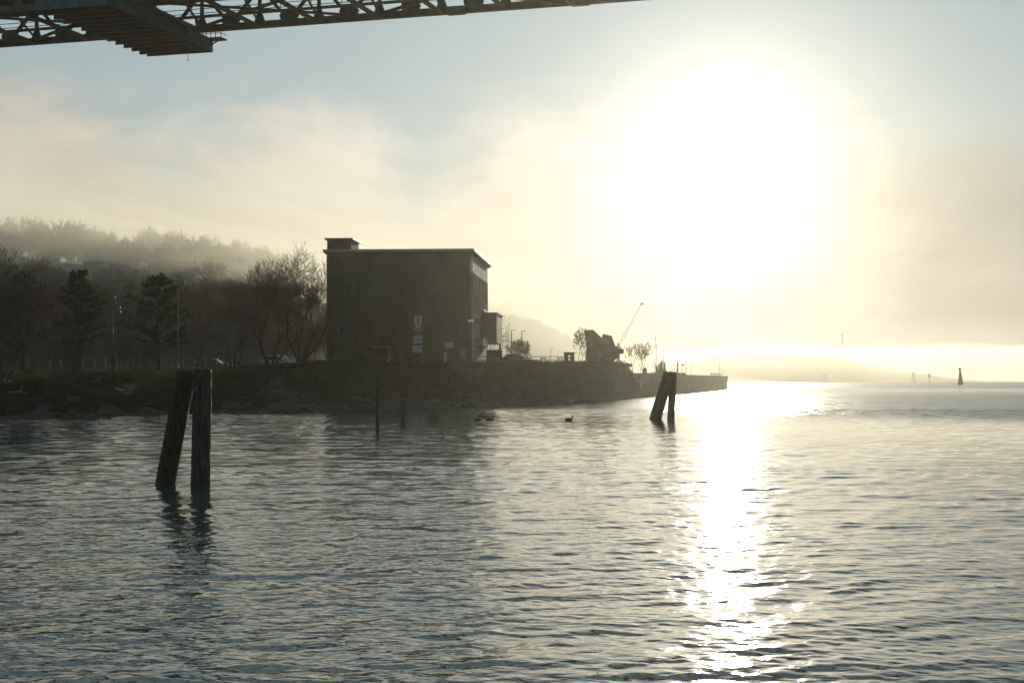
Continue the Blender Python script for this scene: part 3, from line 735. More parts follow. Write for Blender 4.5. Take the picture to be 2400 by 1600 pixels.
# white portal frame at the facade
D = 158; r = empty('goal_frame', on(895, D)); o_ = r.location; tag(r, "white square-cornered frame standing before the dark facade, left of the sign", 'frame')
X0_, X1_ = gx(872, D) - o_.x, gx(911, D) - o_.x; z1 = at(895, 812.5, D).z - o_.z
MB().box((X1_, 0, z1 / 2 - .1), (.17, .12, z1)).build('post', M_white, r); MB().box((X0_, 0, z1 / 2 - .1), (.12, .12, z1)).build('post', M_wood, r)
MB().box(((X0_ + X1_) / 2, 0, z1), (X1_ - X0_ + .17, .12, .17)).build('crossbar', M_white, r)

# railing on the wall top, picnic tables
D = 171; r = empty('railing', (0, D, 0)); tag(r, "long two-rail fence along the top of the stone bank by the picnic tables", 'railing')
x0, x1 = gx(1090, D), gx(1326, D); zr = [at(0, y, D).z for y in (835.5, 843.5)]
for z in zr: MB().box(((x0 + x1) / 2, 0, z), (x1 - x0, .05, .07)).build('rail', M_pole, r)
for i in range(13):
    x = x0 + (x1 - x0) * i / 12; MB().box((x, .03, (zr[0] + gz(x, D) - .2) / 2), (.05, .05, zr[0] - gz(x, D) + .2)).build('post', M_pole, r)
def picnic():
    r = empty('picnic_table', (0, 0, 0))
    for k in range(5): MB().box((0 - .28 + .14 * k, 0, .86), (.125, 1.8, .04)).build('table_plank', M_wood, r)
    for s_ in (-1, 1):
        for q in (0, 1): MB().box((s_ * (.62 + .14 * q), 0, .50), (.125, 1.8, .04)).build('bench_plank', M_wood, r)
        for y in (-.65, .65): MB().bar((s_ * .20, y, .84), (s_ * .50, y, 0), .045, .09, (0, 1, 0)).build('leg', M_wood, r)
    for y in (-.69, .69): MB().box((0, y, .46), (1.5, .045, .09)).box((0, y, .81), (.66, .045, .08)).build('cross_brace', M_wood, r)
    return r
pt = picnic(); ptc = tree_of(pt)
PL = ["picnic table farthest left, in front of the parked van", "picnic table below the left slim street lamp", "picnic table beside the car's bright headlamp", "picnic table standing clear between the car and the small distant lamp", "picnic table next to the open-sided kiosk box"]
for i, px in enumerate((1159, 1198, 1237, 1274, 1314)):
    loc = on(px, 169.3); loc.z = at(px, 856.5, 169.3).z
    o = pt if i == 0 else copy_tree(pt, ptc)
    o.location = loc; o.rotation_euler = (0, 0, R(-18 + 4 * i)); o.scale = (.92, .92, 1.0); tag(o, PL[i], 'picnic table', "picnic tables along the railing")

# kiosk with two openings
D = 176; r = empty('kiosk', (gx(1334, D), D, at(0, 857, D).z)); tag(r, "boxy dark kiosk with two openings one above the other, beside the sculpture", 'kiosk')
u = D / F
def kbox(x0, x1, y0, y1): return ((x0 + x1) / 2 * u, 0, (y0 + y1) / 2 * u), ((x1 - x0) * u, .9, (y1 - y0) * u)
mb = MB()
for a in ((-12, -2.2, 0, 30), (2.6, 12, 0, 30), (-2.2, 2.6, 0, 9), (-2.2, 2.6, 17, 20), (-2.2, 2.6, 24.5, 30)): mb.box(*kbox(*a))
mb.build('body', M_wood, r); MB().box((0, 0, 31 * u), (27 * u, 1.15, .08)).build('roof', M_wood, r)

# iron sculpture
D = 196.0
def prof(pts, sc=5.6, ox=1100, oy=680): return [(((x / sc + ox) - 1200) / F * D, CH + (HY - (y / sc + oy)) / F * D) for x, y in pts]
base = Vector((gx(1410, D), D, at(0, 856, D).z)); r = empty('iron_sculpture', base); tag(r, "massive dark angular iron machine part on the stone bank, with a shaft pointing right", 'sculpture')
def sp_(name, pts, y0, depth, bev=.12, m=M_rust):
    P_ = [(a - base.x, b_ - base.z) for a, b_ in prof(pts)]
    return MB().prism(P_, (0, y0, 0), (1, 0, 0), (0, 0, 1), (0, 1, 0), depth).build(name, m, r, bevel=bev)
sp_('body', [(1548, 985), (1535, 880), (1548, 690), (1650, 620), (1725, 640), (1830, 640), (1905, 720), (1915, 905), (1845, 985)], -1.5, 3.0)
sp_('blade', [(1512, 535), (1520, 522), (1625, 520), (1735, 626), (1715, 760), (1560, 760), (1530, 660)], -.55, .9, .06)
sp_('blade', [(1700, 690), (1752, 600), (1752, 572), (1868, 597), (1885, 650), (1912, 715), (1880, 760)], -.1, .9, .06)
sp_('shoulder', [(1880, 733), (1940, 735), (1952, 768), (1962, 855), (1958, 900), (1890, 905)], -1.0, 2.0, .1)
mb = MB(); q0 = prof([(1900, 802)])[0]; q1 = prof([(2027, 802)])[0]
mb.tube([(q0[0] - base.x, 0, q0[1] - base.z), (q1[0] - base.x - .12, 0, q1[1] - base.z), (q1[0] - base.x, 0, q1[1] - base.z)], [.35, .35, .26], 18).build('shaft', M_rust, r)
# stone bank wall under sculpture and tables
def stone_wall():
    r = empty('stone_wall', (gx(1430, 190), 190, 3)); tag(r, "low rough stone parapet topping the bank beneath the sculpture", 'wall')
    rg = random.Random(4); protos = []
    for k in range(5):
        w, h = rg.uniform(.9, 1.4), .42; m_ = MB().box((0, 0, 0), (w, .7, h)); m_.v = [(x + rg.gauss(0, .05), y + rg.gauss(0, .05), z + rg.gauss(0, .03)) for x, y, z in m_.v]
        me = bpy.data.meshes.new('stone'); me.from_pydata(m_.v, [], m_.f); me.materials.append(M_rock); protos.append((me, w))
    for row in range(2):
        px = 1322.0 + row * 5
        while px < 1474:
            D = np.interp(px, [1322, 1474], [181, 203]); k = rg.randrange(5); me, w = protos[k]
            pos = Vector((gx(px, D), D, at(0, 859.5, D).z + .40 * row - .2)); o = bpy.data.objects.new('stone', me); col.objects.link(o); o.parent = r
            o.location = pos - r.location; o.rotation_euler = (0, 0, math.atan2(22, gx(1474, 203) - gx(1322, 181)) + rg.gauss(0, .05)); px += w * 3500 / D * .83
stone_wall()

# cars
def car(name, label, loc, rz, paint, van=False, s_=1.0):
    r = empty(name, loc, rz); tag(r, label, 'van' if van else 'car')
    if van: pr = [(-2.3, .35), (-2.35, 1.0), (-2.3, 1.9), (1.2, 2.0), (1.9, 1.15), (2.4, .95), (2.45, .35)]; w = 1.9
    else: pr = [(-2.15, .32), (-2.2, .8), (-2.0, .92), (2.1, .72), (2.2, .32)]; w = 1.74
    MB().prism(pr, (0, -w / 2, 0), (1, 0, 0), (0, 0, 1), (0, 1, 0), w).build('body', paint, r, bevel=.08)
    if not van:
        cb = [(-1.85, .9), (-1.3, 1.38), (.25, 1.42), (1.05, .84)]
        c_ = MB().prism(cb, (0, -.76, 0), (1, 0, 0), (0, 0, 1), (0, 1, 0), 1.52).build('cabin', paint, r, bevel=.08)
        for y, e in ((-.775, -1), (.765, 1)):
            MB().prism([(-1.55, .95), (-1.2, 1.3), (-.42, 1.33), (-.42, .93)], (0, y, 0), (1, 0, 0), (0, 0, 1), (0, 1, 0), .01).build('side_window', M_glass, c_)
            MB().prism([(-.34, .93), (-.34, 1.33), (.2, 1.34), (.85, .9)], (0, y, 0), (1, 0, 0), (0, 0, 1), (0, 1, 0), .01).build('side_window', M_glass, c_)
        MB().add([(.36, -.62, 1.38), (.36, .62, 1.38), (1.05, .68, .9), (1.05, -.68, .9)], [(0, 1, 2, 3)]).build('windscreen', M_glass, c_)
    else:
        MB().box((-2.345, 0, 1.45), (.02, 1.5, .55)).build('rear_window', M_glass, r)
        for k in range(9): MB().box((-2.2 + .0, -.72 + .18 * k, 2.03), (.14, .1, .07)).build('roof_rack_glint', M_carw, r)  # silver blocks imitating bright reflections off a roof rack
    for x in (-1.4, 1.4):
        for y in (-w / 2 + .1, w / 2 - .1):
            wh = MB().tube([(x, y - .1, .33), (x, y + .1, .33)], .33, 16).build('wheel', M_tyre, r)
            MB().tube([(x, y - .11, .33), (x, y + .11, .33)], .19, 10).build('rim', M_carw, wh)
    for y in (-.62, .62):
        MB().sphere((2.12 if not van else 2.36, y, .66), .13, 10, 6, (.6, 1, .7)).build('headlight', M_lens, r, True)
        MB().box((-2.19 if not van else -2.34, y, .78), (.05, .25, .14)).build('tail_light', M_red, r)
    return r
def rest(px, D, y=None): p_ = on(px, D); return p_
car('parked_van', "boxy dark van seen from behind with a row of modelled roof rack glints, beside the building", (gx(1163, 180), 180, 4.25), R(85), M_car, True)
car('parked_car', "dark car glinting at its headlamp behind the railing, under the slim lamps", (gx(1216, 177), 177, 4.27), R(-22), M_car)
car('parked_car', "silver car parked under the broad bare trees left of the building", (gx(656, 172), 172, gz(gx(656, 172), 172)), R(-30), M_carw)
car('parked_car', "dark hatchback parked behind the low spreading tree, further left of the silver car", (gx(500, 175), 175, gz(gx(500, 175), 175)), R(-10), M_car)

# fence at the far left
r = empty('wire_fence', (0, 163, 0)); tag(r, "long low park fence running behind the pines at the far left", 'fence')
x0, x1 = gx(-40, 163), gx(560, 163)
for i in range(24):
    x = x0 + (x1 - x0) * i / 23; z = gz(x, 163); MB().box((x, 0, z + .7), (.06, .06, 1.7)).build('post', M_black, r)
for k in (.5, 1.0, 1.45):
    m_ = MB(); 
    for i in range(23):
        xa, xb = x0 + (x1 - x0) * i / 23, x0 + (x1 - x0) * (i + 1) / 23
        m_.bar((xa, -.04, gz(xa, 163) + k), (xb, -.04, gz(xb, 163) + k), .04, .05)
    m_.build('rail', M_pole, r)

# ------------------------------------------------------------------ shore bits
def rock(px, py, w, label, h=.5, cat='rock', m=M_rock, D=None):
    D = D or dw(py); g = random.Random(int(px * 7)); m_ = MB().sphere((0, 0, 0), w / 2, 10, 6, (1, .8, h))
    m_.v = [(x * g.uniform(.82, 1.12), y * g.uniform(.82, 1.12), z * g.uniform(.8, 1.1)) for x, y, z in m_.v]
    o = m_.build('rock', m); X = gx(px, D); o.location = (X, D, max(0, gz(X, D)) - w * h * .12); tag(o, label, cat); return o
for i in range(120):
    px = rnd.uniform(0, 1490); up = rnd.random() ** 1.6 * 11 if i > 40 else rnd.uniform(-.5, 1.5); D = float(shoreD(px)) + up
    rock(px, 0, rnd.uniform(.35, 1.25), "dark wet boulder lying on the bank between water and grass", D=D)['group'] = "boulders along the bank"
def drift(px0, py0, px1, py1, D, label):
    a = at(px0, py0, D); b_ = at(px1, py1, D + 1.5); a.z = gz(a.x, a.y) + .18; b_.z = gz(b_.x, b_.y) + .18
    mid = (a + b_) / 2 + Vector((0, .2, .12)); o = MB().tube([a, mid, b_], [.11, .08, .04], 7).tube([mid, mid + Vector((.2, .3, .45))], [.05, .02], 5).build('driftwood', M_drift, None, True)
    tag(o, label, 'driftwood')
drift(20, 944, 66, 948, 109, "pale driftwood trunk lying on the dark beach at the far left")
drift(207, 928, 242, 926, 121, "bent pale branch on the dark bank above the far left shore")

# ------------------------------------------------------------------ mooring piles
def pile_mesh(a, b_, r0, r1, seed):
    a, b_ = Vector(a), Vector(b_); g = random.Random(seed); n, m = 20, 26; d = b_ - a; mb = MB()
    x = Vector((0, 1, 0)).cross(d).normalized(); y = d.cross(x).normalized(); off = [g.gauss(0, .025) for _ in range(n)]
    for j in range(m + 1):
        q = j / m; r_ = r0 + (r1 - r0) * q
        for k in range(n):
            w = 2 * math.pi * k / n; rr = r_ * (1 + off[k] + g.gauss(0, .012)) * (1 - .06 * (j == m))
            p_ = a + d * q + (x * math.cos(w) + y * math.sin(w)) * rr
            if j == m: p_.z += g.gauss(0, .012)
            mb.v.append(tuple(p_))
    for j in range(m):
        for k in range(n): mb.f.append((j * n + k, j * n + (k + 1) % n, (j + 1) * n + (k + 1) % n, (j + 1) * n + k))
    mb.f.append(tuple(m * n + k for k in range(n))); return mb
def tufts(center, rad, n, seed, h=.09):
    g = random.Random(seed); mb = MB(); c_ = Vector(center)
    for _ in range(n):
        a = g.uniform(0, 6.28); q = rad * g.random() ** .5; p_ = c_ + Vector((q * math.cos(a), q * math.sin(a), -.02)); w = Vector((math.cos(a * 3), math.sin(a * 3), 0)) * .008
        mb.add([p_ - w, p_ + w, p_ + Vector((g.gauss(0, .03), g.gauss(0, .03), g.uniform(.03, h)))], [(0, 1, 2)])
    return mb
def dolphin(label, piles, plate=None):
    o0 = Vector(piles[0][0]); r = empty('mooring_piles', (o0.x, o0.y, 0)); tag(r, label, 'mooring piles')
    sh = Vector((o0.x, o0.y, 0))
    for i, (a, b_, ra, rb) in enumerate(piles):
        a, b_ = Vector(a) - sh, Vector(b_) - sh; a2 = a - (b_ - a) * .25
        pl = pile_mesh(a2, b_, ra, rb, i + 3).build('pile', M_pile, r, False)
        t_ = tufts(b_, rb * .9, 240, i + 9).build('moss_cap', M_moss, pl)
        t_['kind'] = 'stuff'
    if plate is not None:
        MB().box(Vector(plate) - sh, (.09, .03, .11)).build('bolt_plate', M_pole, r)
        MB().tube([Vector(plate) - sh + Vector((0, -.03, 0)), Vector(plate) - sh + Vector((0, .5, 0))], .02, 8).build('bolt', M_pole, r)
D1, D2 = 36.6, 36.0
A0 = at(387, 0, D1 + .6); A0.z = 0; A1 = at(437, 868, D1)
B0 = at(469.5, 0, D2); B0.z = 0; B1 = at(475, 867, D2 + .15)
dolphin("nearest pair of thick timber mooring piles, one leaning against the other, at the left", [(A0, A1, .245, .235), (B0, B1, .235, .225)], at(459, 912, 35.74))
E0 = at(1536, 0, 99); E0.z = 0; E1 = at(1568, 873, 99); E2 = at(1572, 0, 98.3); E2.z = 0; E3 = at(1578, 874, 98.6); E4 = at(1540, 0, 100.2); E4.z = 0; E5 = at(1561, 873, 99.8)
dolphin("farther pair of mooring piles glowing in the haze left of the sun's reflection", [(E0, E1, .40, .36), (E2, E3, .25, .24)])
for px, yt, yb, rr, lb in ((884, 905, 1015, .10, "thinner and taller of two lone stakes before the grassy bank"), (944, 940, 998, .14, "shorter and thicker of two lone stakes before the grassy bank")):
    D = dw(yb); a = at(px, yb, D); b_ = at(px + 1, yt, D); o = pile_mesh((0, 0, -1.0), (b_.x - a.x, 0, b_.z), rr, rr * .92, int(px)).build('wooden_stake', M_pile); o.location = (a.x, D, 0); tag(o, lb, 'stake')

# ducks
def duck_mesh():
    path = [(-.26, .10, .012), (-.22, .095, .05), (-.14, .075, .095), (-.03, .06, .115), (.07, .07, .10), (.13, .11, .07), (.155, .17, .045), (.165, .22, .04), (.19, .262, .05), (.225, .262, .038), (.25, .25, .018)]
    return MB().tube([(x, 0, z) for x, z, r_ in path], [r_ for *_, r_ in path], 12)
dm = duck_mesh(); proto = None
DL = [(1334, 983, 0, "lone duck swimming far from the others, right of the group"), (1149, 982, 0, "rightmost duck of the group by the bright water"), (1118, 982.5, 180, "duck at the left of the group by the bright water"), (1127, 974, 20, "duck at the back of the group, towards the shore"), (1137, 977, 200, "duck facing left in the middle of the group"), (1018, 978.5, 0, "dark duck alone in the bank's shadow, right of the thick stake"), (252, 979.5, 180, "duck at the water's edge on the far left")]
for i, (px, py, rz, lb) in enumerate(DL):
    D = dw(py + 3); r = empty('duck', (gx(px, D), D, -.01), R(rz + rnd.uniform(-15, 15))); r.scale = (1.15,) * 3; tag(r, lb, 'duck', "ducks on the river")
    if proto is None:
        b_ = dm.build('body', M_duck, r, True); k_ = MB().tube([(.245, 0, .25), (.30, 0, .24)], [.018, .010], 6).build('bill', M_bill, r); proto = (b_.data, k_.data)
    else: link('body', proto[0], None, r); link('bill', proto[1], None, r)

# ------------------------------------------------------------------ quay at right of the headland
QA, QB = Vector((gx(1500, 222), 222, 0)), Vector((gx(1706, 400), 400, 0)); qd = (QB - QA).normalized(); qn = Vector((-qd.y, qd.x, 0)); QL = (QB - QA).length
r = empty('quay', QA); tag(r, "long low concrete quay running out towards the sun's reflection", 'quay')
QZ = 3.62
def qbox(mb, s0, s1, n0, n1, z0, z1): return mb.box(qd * (s0 + s1) / 2 + qn * (n0 + n1) / 2 + bz * ((z0 + z1) / 2), (s1 - s0, n1 - n0, z1 - z0), ax=(qd, qn, bz))
qbox(MB(), 0, QL, .3, 16, -2, QZ - .4).build('core', M_conc, r)
ns = 14
for i in range(ns):
    s0, s1 = QL * i / ns, QL * (i + 1) / ns
    qbox(MB(), s0 + .03, s1 - .03, rnd.uniform(-.02, .02), .298, -1.5, QZ - .42).build('wall_panel', M_conc, r)
    qbox(MB(), s0 + .015, s1 - .015, -.12, 16.1, QZ - .398, QZ).build('cap_slab', M_conc, r, bevel=.03)
def qp(px, n=6.0):
    """point on the quay top on the line of sight px, n metres behind the face"""
    k = (px - 1200) / F; o = QA + qn * n
    s_ = (k * o.y - o.x) / (qd.x - k * qd.y); P_ = o + qd * s_; P_.z = QZ; return P_
def hh(px, py, P_): return CH + (HY - py) / F * P_.y - QZ
P_ = qp(1537, 5); H = hh(1537, 784, P_)
r = empty('lattice_mast', P_); tag(r, "tall lattice mast with a pointed topmark and a lifebuoy, behind the farther piles", 'mast')
w = .32; zl = hh(1537, 807, P_)
for sx_ in (-1, 1):
    for sy_ in (-1, 1): MB().bar((sx_ * w / 2, sy_ * w / 2, 0), (sx_ * w / 2, sy_ * w / 2, zl), .05).build('corner_post', M_pole, r)
m_ = MB(); k = int(zl / .38)
for i in range(k):
    z0, z1 = zl * i / k, zl * (i + 1) / k; s_ = 1 if i % 2 else -1
    for y in (-w / 2, w / 2): m_.bar((-s_ * w / 2, y, z0), (s_ * w / 2, y, z1), .025)
    for x in (-w / 2, w / 2): m_.bar((x, -s_ * w / 2, z0), (x, s_ * w / 2, z1), .025)
m_.build('lacing', M_pole, r)
MB().tube([(0, 0, zl), (0, 0, H)], .035, 6).build('topmast', M_pole, r)
MB().tube([(0, 0, H - .95), (0, 0, H + .1)], [.09, .01], 6).build('topmark', M_pole, r)
mr = MB(); pr_ = [(-.32 + .30 * math.cos(a), -.3, 1.7 + .42 * math.sin(a)) for a in np.linspace(0, 2 * math.pi, 17)]; mr.tube(pr_, .06, 6, False).build('lifebuoy', M_red, r)
P_ = qp(1556, 6); H = hh(1556, 821, P_); r = empty('signal_post', P_); tag(r, "thick tapering post with cross arms just right of the lattice mast", 'post')
MB().tube([(0, 0, 0), (0, 0, H * .45), (0, 0, H)], [.22, .10, .05], 10).build('pole', M_wood, r); MB().tube([(0, 0, H), (0, 0, H + 1.6)], .012, 5).build('aerial', M_pole, r)
MB().box((-.2, 0, H * .45), (.5, .06, .06)).build('cross_arm', M_wood, r)
P_ = qp(1547, 4); r = empty('fender_piles', P_); tag(r, "tight cluster of upright dark timbers between the lattice mast and the thick post", 'timber piles')
for i in range(8):
    x = -.75 + i * .24; hh_ = hh(1547, 843 + abs(i - 5) * 3.2, P_); MB().tube([(x, rnd.uniform(-.2, .2), -.0), (x + rnd.uniform(-.05, .05), 0, hh_)], [.13, .10], 8).build('timber', M_pile, r)
P_ = qp(1511, 4); r = empty('bollard_block', P_); tag(r, "small dark square block on the quay under the bare trees", 'block')
MB().box((0, 0, .45), (.75, .75, .9)).build('base', M_rust, r, bevel=.04); MB().box((0, 0, 1.0), (.5, .5, .22)).build('cap', M_rust, r, bevel=.04)
P_ = qp(1562, 3); r = empty('stone_heap', P_); tag(r, "low mound of rubble on the quay edge right above the farther piles", 'rubble', kind='stuff')
g = random.Random(3); m_ = MB()
for i in range(60):
    x = g.gauss(-.4, 1.5); s_ = g.uniform(.25, .5); m_.sphere((x, g.gauss(0, .4), max(0.05, .72 - abs(x + .4) * .24) * g.random()), s_, 7, 5, (1, 1, .7))
m_.build('rubble', M_rock, r)['kind'] = 'stuff'
P_ = qp(1588, 4); H = hh(1588, 847.5, P_); o = MB().box((0, 0, H / 2), (.27, .27, H)).build('square_post', M_wood, None, bevel=.02); o.location = P_; tag(o, "stout square post standing on the quay left of the hazy notice board", 'post')
P_ = qp(1600, 8); r = empty('notice_board', P_); tag(r, "rectangular hazy notice board raised on a thin post on the quay", 'sign')
MB().tube([(0, 0, 0), (0, 0, hh(1600, 858, P_))], .025, 6).build('post', M_pole, r); MB().box((0, -.04, hh(1600, 855, P_)), (.75, .05, .5)).build('board', M_yellow, r)
P_ = qp(1579, 5); r = empty('small_sign', P_); tag(r, "tiny square sign on a rod between the thick post and the square post", 'sign')
MB().tube([(0, 0, 0), (0, 0, hh(1579, 856, P_))], .02, 6).build('post', M_pole, r); MB().box((0, -.03, hh(1579, 854, P_)), (.24, .04, .32)).build('board', M_pole, r)
pa, pb = qp(1558, 2), qp(1598, 2); r = empty('quay_railing', pa); tag(r, "short tubular railing at the near end of the quay, two rails", 'railing')
for z in (.45, .95): MB().tube([bz * z, pb - pa + bz * z], .035, 6).build('rail', M_pole, r)
for k in range(4): MB().tube([(pb - pa) * (k / 3), (pb - pa) * (k / 3) + bz * .95], .035, 6).build('post', M_pole, r)
LL = ["faint quay lamp with a twin head, nearest the notice board", "faint tall twin-headed quay lamp in the middle of the quay", "faint lamp near the far tip of the quay above the bollards"]
for i, (px, py) in enumerate(((1607, 847), (1620, 841), (1686, 843))):
    P_ = qp(px, 10); H = hh(px, py, P_); r = empty('quay_lamp', P_); tag(r, LL[i], 'lamp post')
    MB().tube([(0, 0, 0), (0, 0, H)], [.07, .04], 8).build('pole', M_pole, r)
    for s_ in ((-1, 1) if i < 2 else (-1,)): MB().box((s_ * .3, 0, H - .05), (.45, .2, .1)).build('lamp_head', M_pole, r)
for i in range(6):
    px = 1667 + i * 4.7; P_ = qp(px, 3); r = empty('bollard', P_); tag(r, ["leftmost small bollard of the row of six near the quay tip", "second bollard from the left in the row near the quay tip", "third bollard from the left in the row near the quay tip", "fourth bollard from the left in the row near the quay tip", "fifth bollard from the left in the row near the quay tip", "last bollard of the row, nearest the quay tip"][i], 'bollard', "bollards near the quay tip")
    MB().tube([(0, 0, 0), (0, 0, .5), (0, 0, .55), (0, 0, .72), (0, 0, .8)], [.16, .12, .2, .2, .1], 10).build('post', M_rust, r)

# ------------------------------------------------------------------ crane boom rising out of the mist
D = 430; cb = Vector((gx(1449, D), D, 4)); r = empty('harbour_crane', cb); tag(r, "thin slanting crane boom rising out of the mist behind the sculpture", 'crane')
p0, p1 = at(1449, 812, D) - cb, at(1504, 711, D) - cb
m_ = MB(); u_ = (p1 - p0).normalized(); s2 = Vector((-u_.z, 0, u_.x)); nb = 26
MB().tube([p0 + s2 * .35, p1 + s2 * .18], .055, 5).tube([p0 - s2 * .35, p1 - s2 * .18], .055, 5).build('boom', M_pole, r)
for i in range(nb):
    a, b_ = p0 + (p1 - p0) * (i / nb), p0 + (p1 - p0) * ((i + 1) / nb); w0, w1 = .35 - .17 * i / nb, .35 - .17 * (i + 1) / nb; s_ = 1 if i % 2 else -1
    m_.bar(a + s2 * w0 * s_, b_ - s2 * w1 * s_, .06)
m_.build('lacing', M_pole, r)
MB().box(p1 + Vector((.1, 0, -.1)), (.9, .5, .6)).build('boom_head', M_pole, r)
MB().tube([(p0.x, 0, -4), (p0.x, 0, p0.z + 1)], [.7, .4], 10).build('mast', M_pole, r); MB().box((p0.x - .4, 0, p0.z - 1), (2.4, 1.8, 2.0)).build('cab', M_pole, r, bevel=.1)

# ------------------------------------------------------------------ channel marks
def wooden_dolphin(px, yt, yb, wt, wb, label, head=0.0):
    D = dw(yb); u = D / F; H = at(0, yt, D).z; r = empty('channel_mark', (gx(px, D), D, 0)); tag(r, label, 'channel mark')
    for k, (a, b_) in enumerate(((-1, -1), (1, -1), (1, 1), (-1, 1), (0, -1.2))):
        MB().tube([(a * wb * u / 2, b_ * wb * u / 2, -2), (a * wt * u / 2 * .6, b_ * wt * u / 4, H * .97)], [.36, .3], 8).build('leg', M_mark, r)
    MB().tube([(0, 0, H * .80), (0, 0, H * .97)], [wt * u * .52, wt * u * .5], 12).build('platform', M_mark, r)
    if head: MB().box((0, 0, H * .97 + head * u / 2), (wt * u * 1.25, wt * u, head * u)).build('topmark', M_mark, r)
wooden_dolphin(1932, 875, 895.2, 7, 12, "hazy tapering timber channel mark standing nearest the sun's reflection")
wooden_dolphin(2141, 877, 895.2, 5, 9, "hazy narrow-legged channel mark with a wide head, left of the dark beacon", 4.5)
wooden_dolphin(1992, 880, 893.6, 4, 7, "very faint channel mark just right of the first hazy one")
wooden_dolphin(2103, 878, 894.0, 3, 6, "faint slim channel mark left of the wide-headed one", 3)
wooden_dolphin(2381, 877, 893.4, 4, 7, "faint channel mark at the far right edge", 2)
o = MB().tube([(0, 0, -2), (0, 0, 7.5)], .45, 8).build('pole', M_mark); D = 1650
r = empty('board_mark', (gx(2178, D), D, 0)); tag(r, "faint square board on a pole far out beyond the headland tip", 'channel mark'); o.parent = r; o.data.name = 'pole'
MB().box((0, 0, 7.2), (2.2, .3, 4.2)).build('board', M_mark, r)
D = dw(901.2); u = D / F; H = at(0, 861, D).z; Xb = gx(2252, D)
r = empty('day_beacon', (Xb, D, 0)); tag(r, "dark tapering beacon with a knobbed top, the darkest mark on the right", 'beacon')
MB().tube([(0, 0, -1.5), (0, 0, 0), (-.55, 0, H * .88)], [6.8 * u, 6.6 * u, 1.6 * u], 12).build('tower', M_mark, r)
MB().tube([(-.6, 0, H * .86), (-.6, 0, H * .90), (-.62, 0, H * .95), (-.62, 0, H)], [2.2 * u, 3.7 * u, 3.0 * u, .6 * u], 12).build('topmark', M_mark, r)
for i, (px, yt, lb) in enumerate(((1974, 781, "tallest hairline mast above the distant headland"), (1967, 808, "middle hairline mast above the distant headland"), (1960, 816, "shortest hairline mast above the distant headland"))):
    D = 1900; b_ = at(px, 848, D); H = at(px, yt, D).z - b_.z; o = MB().tube([(0, 0, 0), (0, 0, H)], [.55, .25], 6).build('pole', M_mark)
    r = empty('distant_mast', b_); o.parent = r; tag(r, lb, 'mast'); MB().tube([(0, 0, H * .9), (0, 0, H * .95)], .6, 6).build('collar', M_mark, r)

# ------------------------------------------------------------------ bridge
u = Vector((.959, -.284, 0)).normalized(); v = Vector((-u.y, u.x, 0)) * 1.0
O = Vector((-61.5, 179.5, 0)); CZ = 42.6; TH = 4.6; WB = 14.0; S = 7.3
nodes0 = 18.2 - S * .5
def BP(s_, n, z): return O + u * s_ - v * n + bz * z             # n = metres from the far truss towards the viewer
# node so that a vertical falls at px 890 on the far truss
k = (890 - 1200) / F; s_n = (k * O.y - O.x) / (u.x - k * u.y); i0 = int((s_n + 66) // S); s0_ = s_n - i0 * S
n_p = 34; S0, S1 = s0_, s0_ + S * n_p
br = empty('steel_bridge', BP(0, 0, 0)); tag(br, "green steel truss bridge crossing high overhead at the top left", 'bridge'); b0_ = br.location.copy()
def bb(name, a, b_, w, h, m=M_steel, par=None, up=(0, 0, 1)):
    return MB().bar(a - b0_, b_ - b0_, w, h, up).build(name, m, par or br)
for n_ in (0, WB):
    lc = bb('bottom_chord', BP(S0 - 1, n_, CZ + .35), BP(S1, n_, CZ + .35), .5, .7)
    MB().bar(BP(S0 - 1, n_, CZ - .02) - b0_, BP(S1, n_, CZ - .02) - b0_, .7, .035).build('flange', M_steel2, lc)
    bb('top_chord', BP(S0 - 1, n_, CZ + TH), BP(S1, n_, CZ + TH), .5, .6)
    for i in range(n_p + 1):
        s_ = S0 + S * i
        m_ = MB().bar(BP(s_, n_, CZ + .7) - b0_, BP(s_, n_, CZ + TH - .3) - b0_, .32, .34, u)
        # flared foot
        f0, f1, f2, f3 = (BP(s_ + q, n_ - .17, z) - b0_ for q, z in ((-.62, CZ + .7), (.62, CZ + .7), (.2, CZ + 1.7), (-.2, CZ + 1.7)))
        m_.prism([(-.62, .7), (.62, .7), (.2, 1.8), (-.2, 1.8)], BP(s_, n_ + .16, CZ) - b0_, u, bz, v, .32)
        m_.build('vertical', M_steel, br)
        if i < n_p:
            sm = s_ + S / 2
            MB().prism([(-.95, .7), (.95, .7), (1.15, 1.15), (.7, 1.75), (-.7, 1.75), (-1.15, 1.15)], BP(sm, n_ + .2, CZ) - b0_, u, bz, v, .4).build('gusset_plate', M_steel, br)
            for s2_ in (s_, s_ + S):
                e = .8 if s2_ > sm else -.8
                bb('diagonal', BP(sm + e, n_, CZ + 1.45), BP(s2_ - e * .35, n_, CZ + TH - .3), .32, .34)
for i in range(n_p + 1):
    s_ = S0 + S * i
    bb('cross_strut', BP(s_, .4, CZ + .05), BP(s_, WB - .4, CZ + .05), .34, .4, M_steel2)
    bb('floor_beam', BP(s_, -1.8, CZ + TH - .25), BP(s_, WB + 1.8, CZ + TH - .25), .35, 1.0)
    m_ = MB()                                                     # sway frame
    for a_, b2 in (((.2, .6), (WB / 2, TH - .8)), ((WB - .2, .6), (WB / 2, TH - .8)), ((WB * .27, 2.2), (WB * .27, TH - .8)), ((WB * .73, 2.2), (WB * .73, TH - .8))):
        m_.bar(BP(s_, a_[0], CZ + a_[1]) - b0_, BP(s_, b2[0], CZ + b2[1]) - b0_, .18, .2)
    m_.build('sway_brace', M_steel, br)
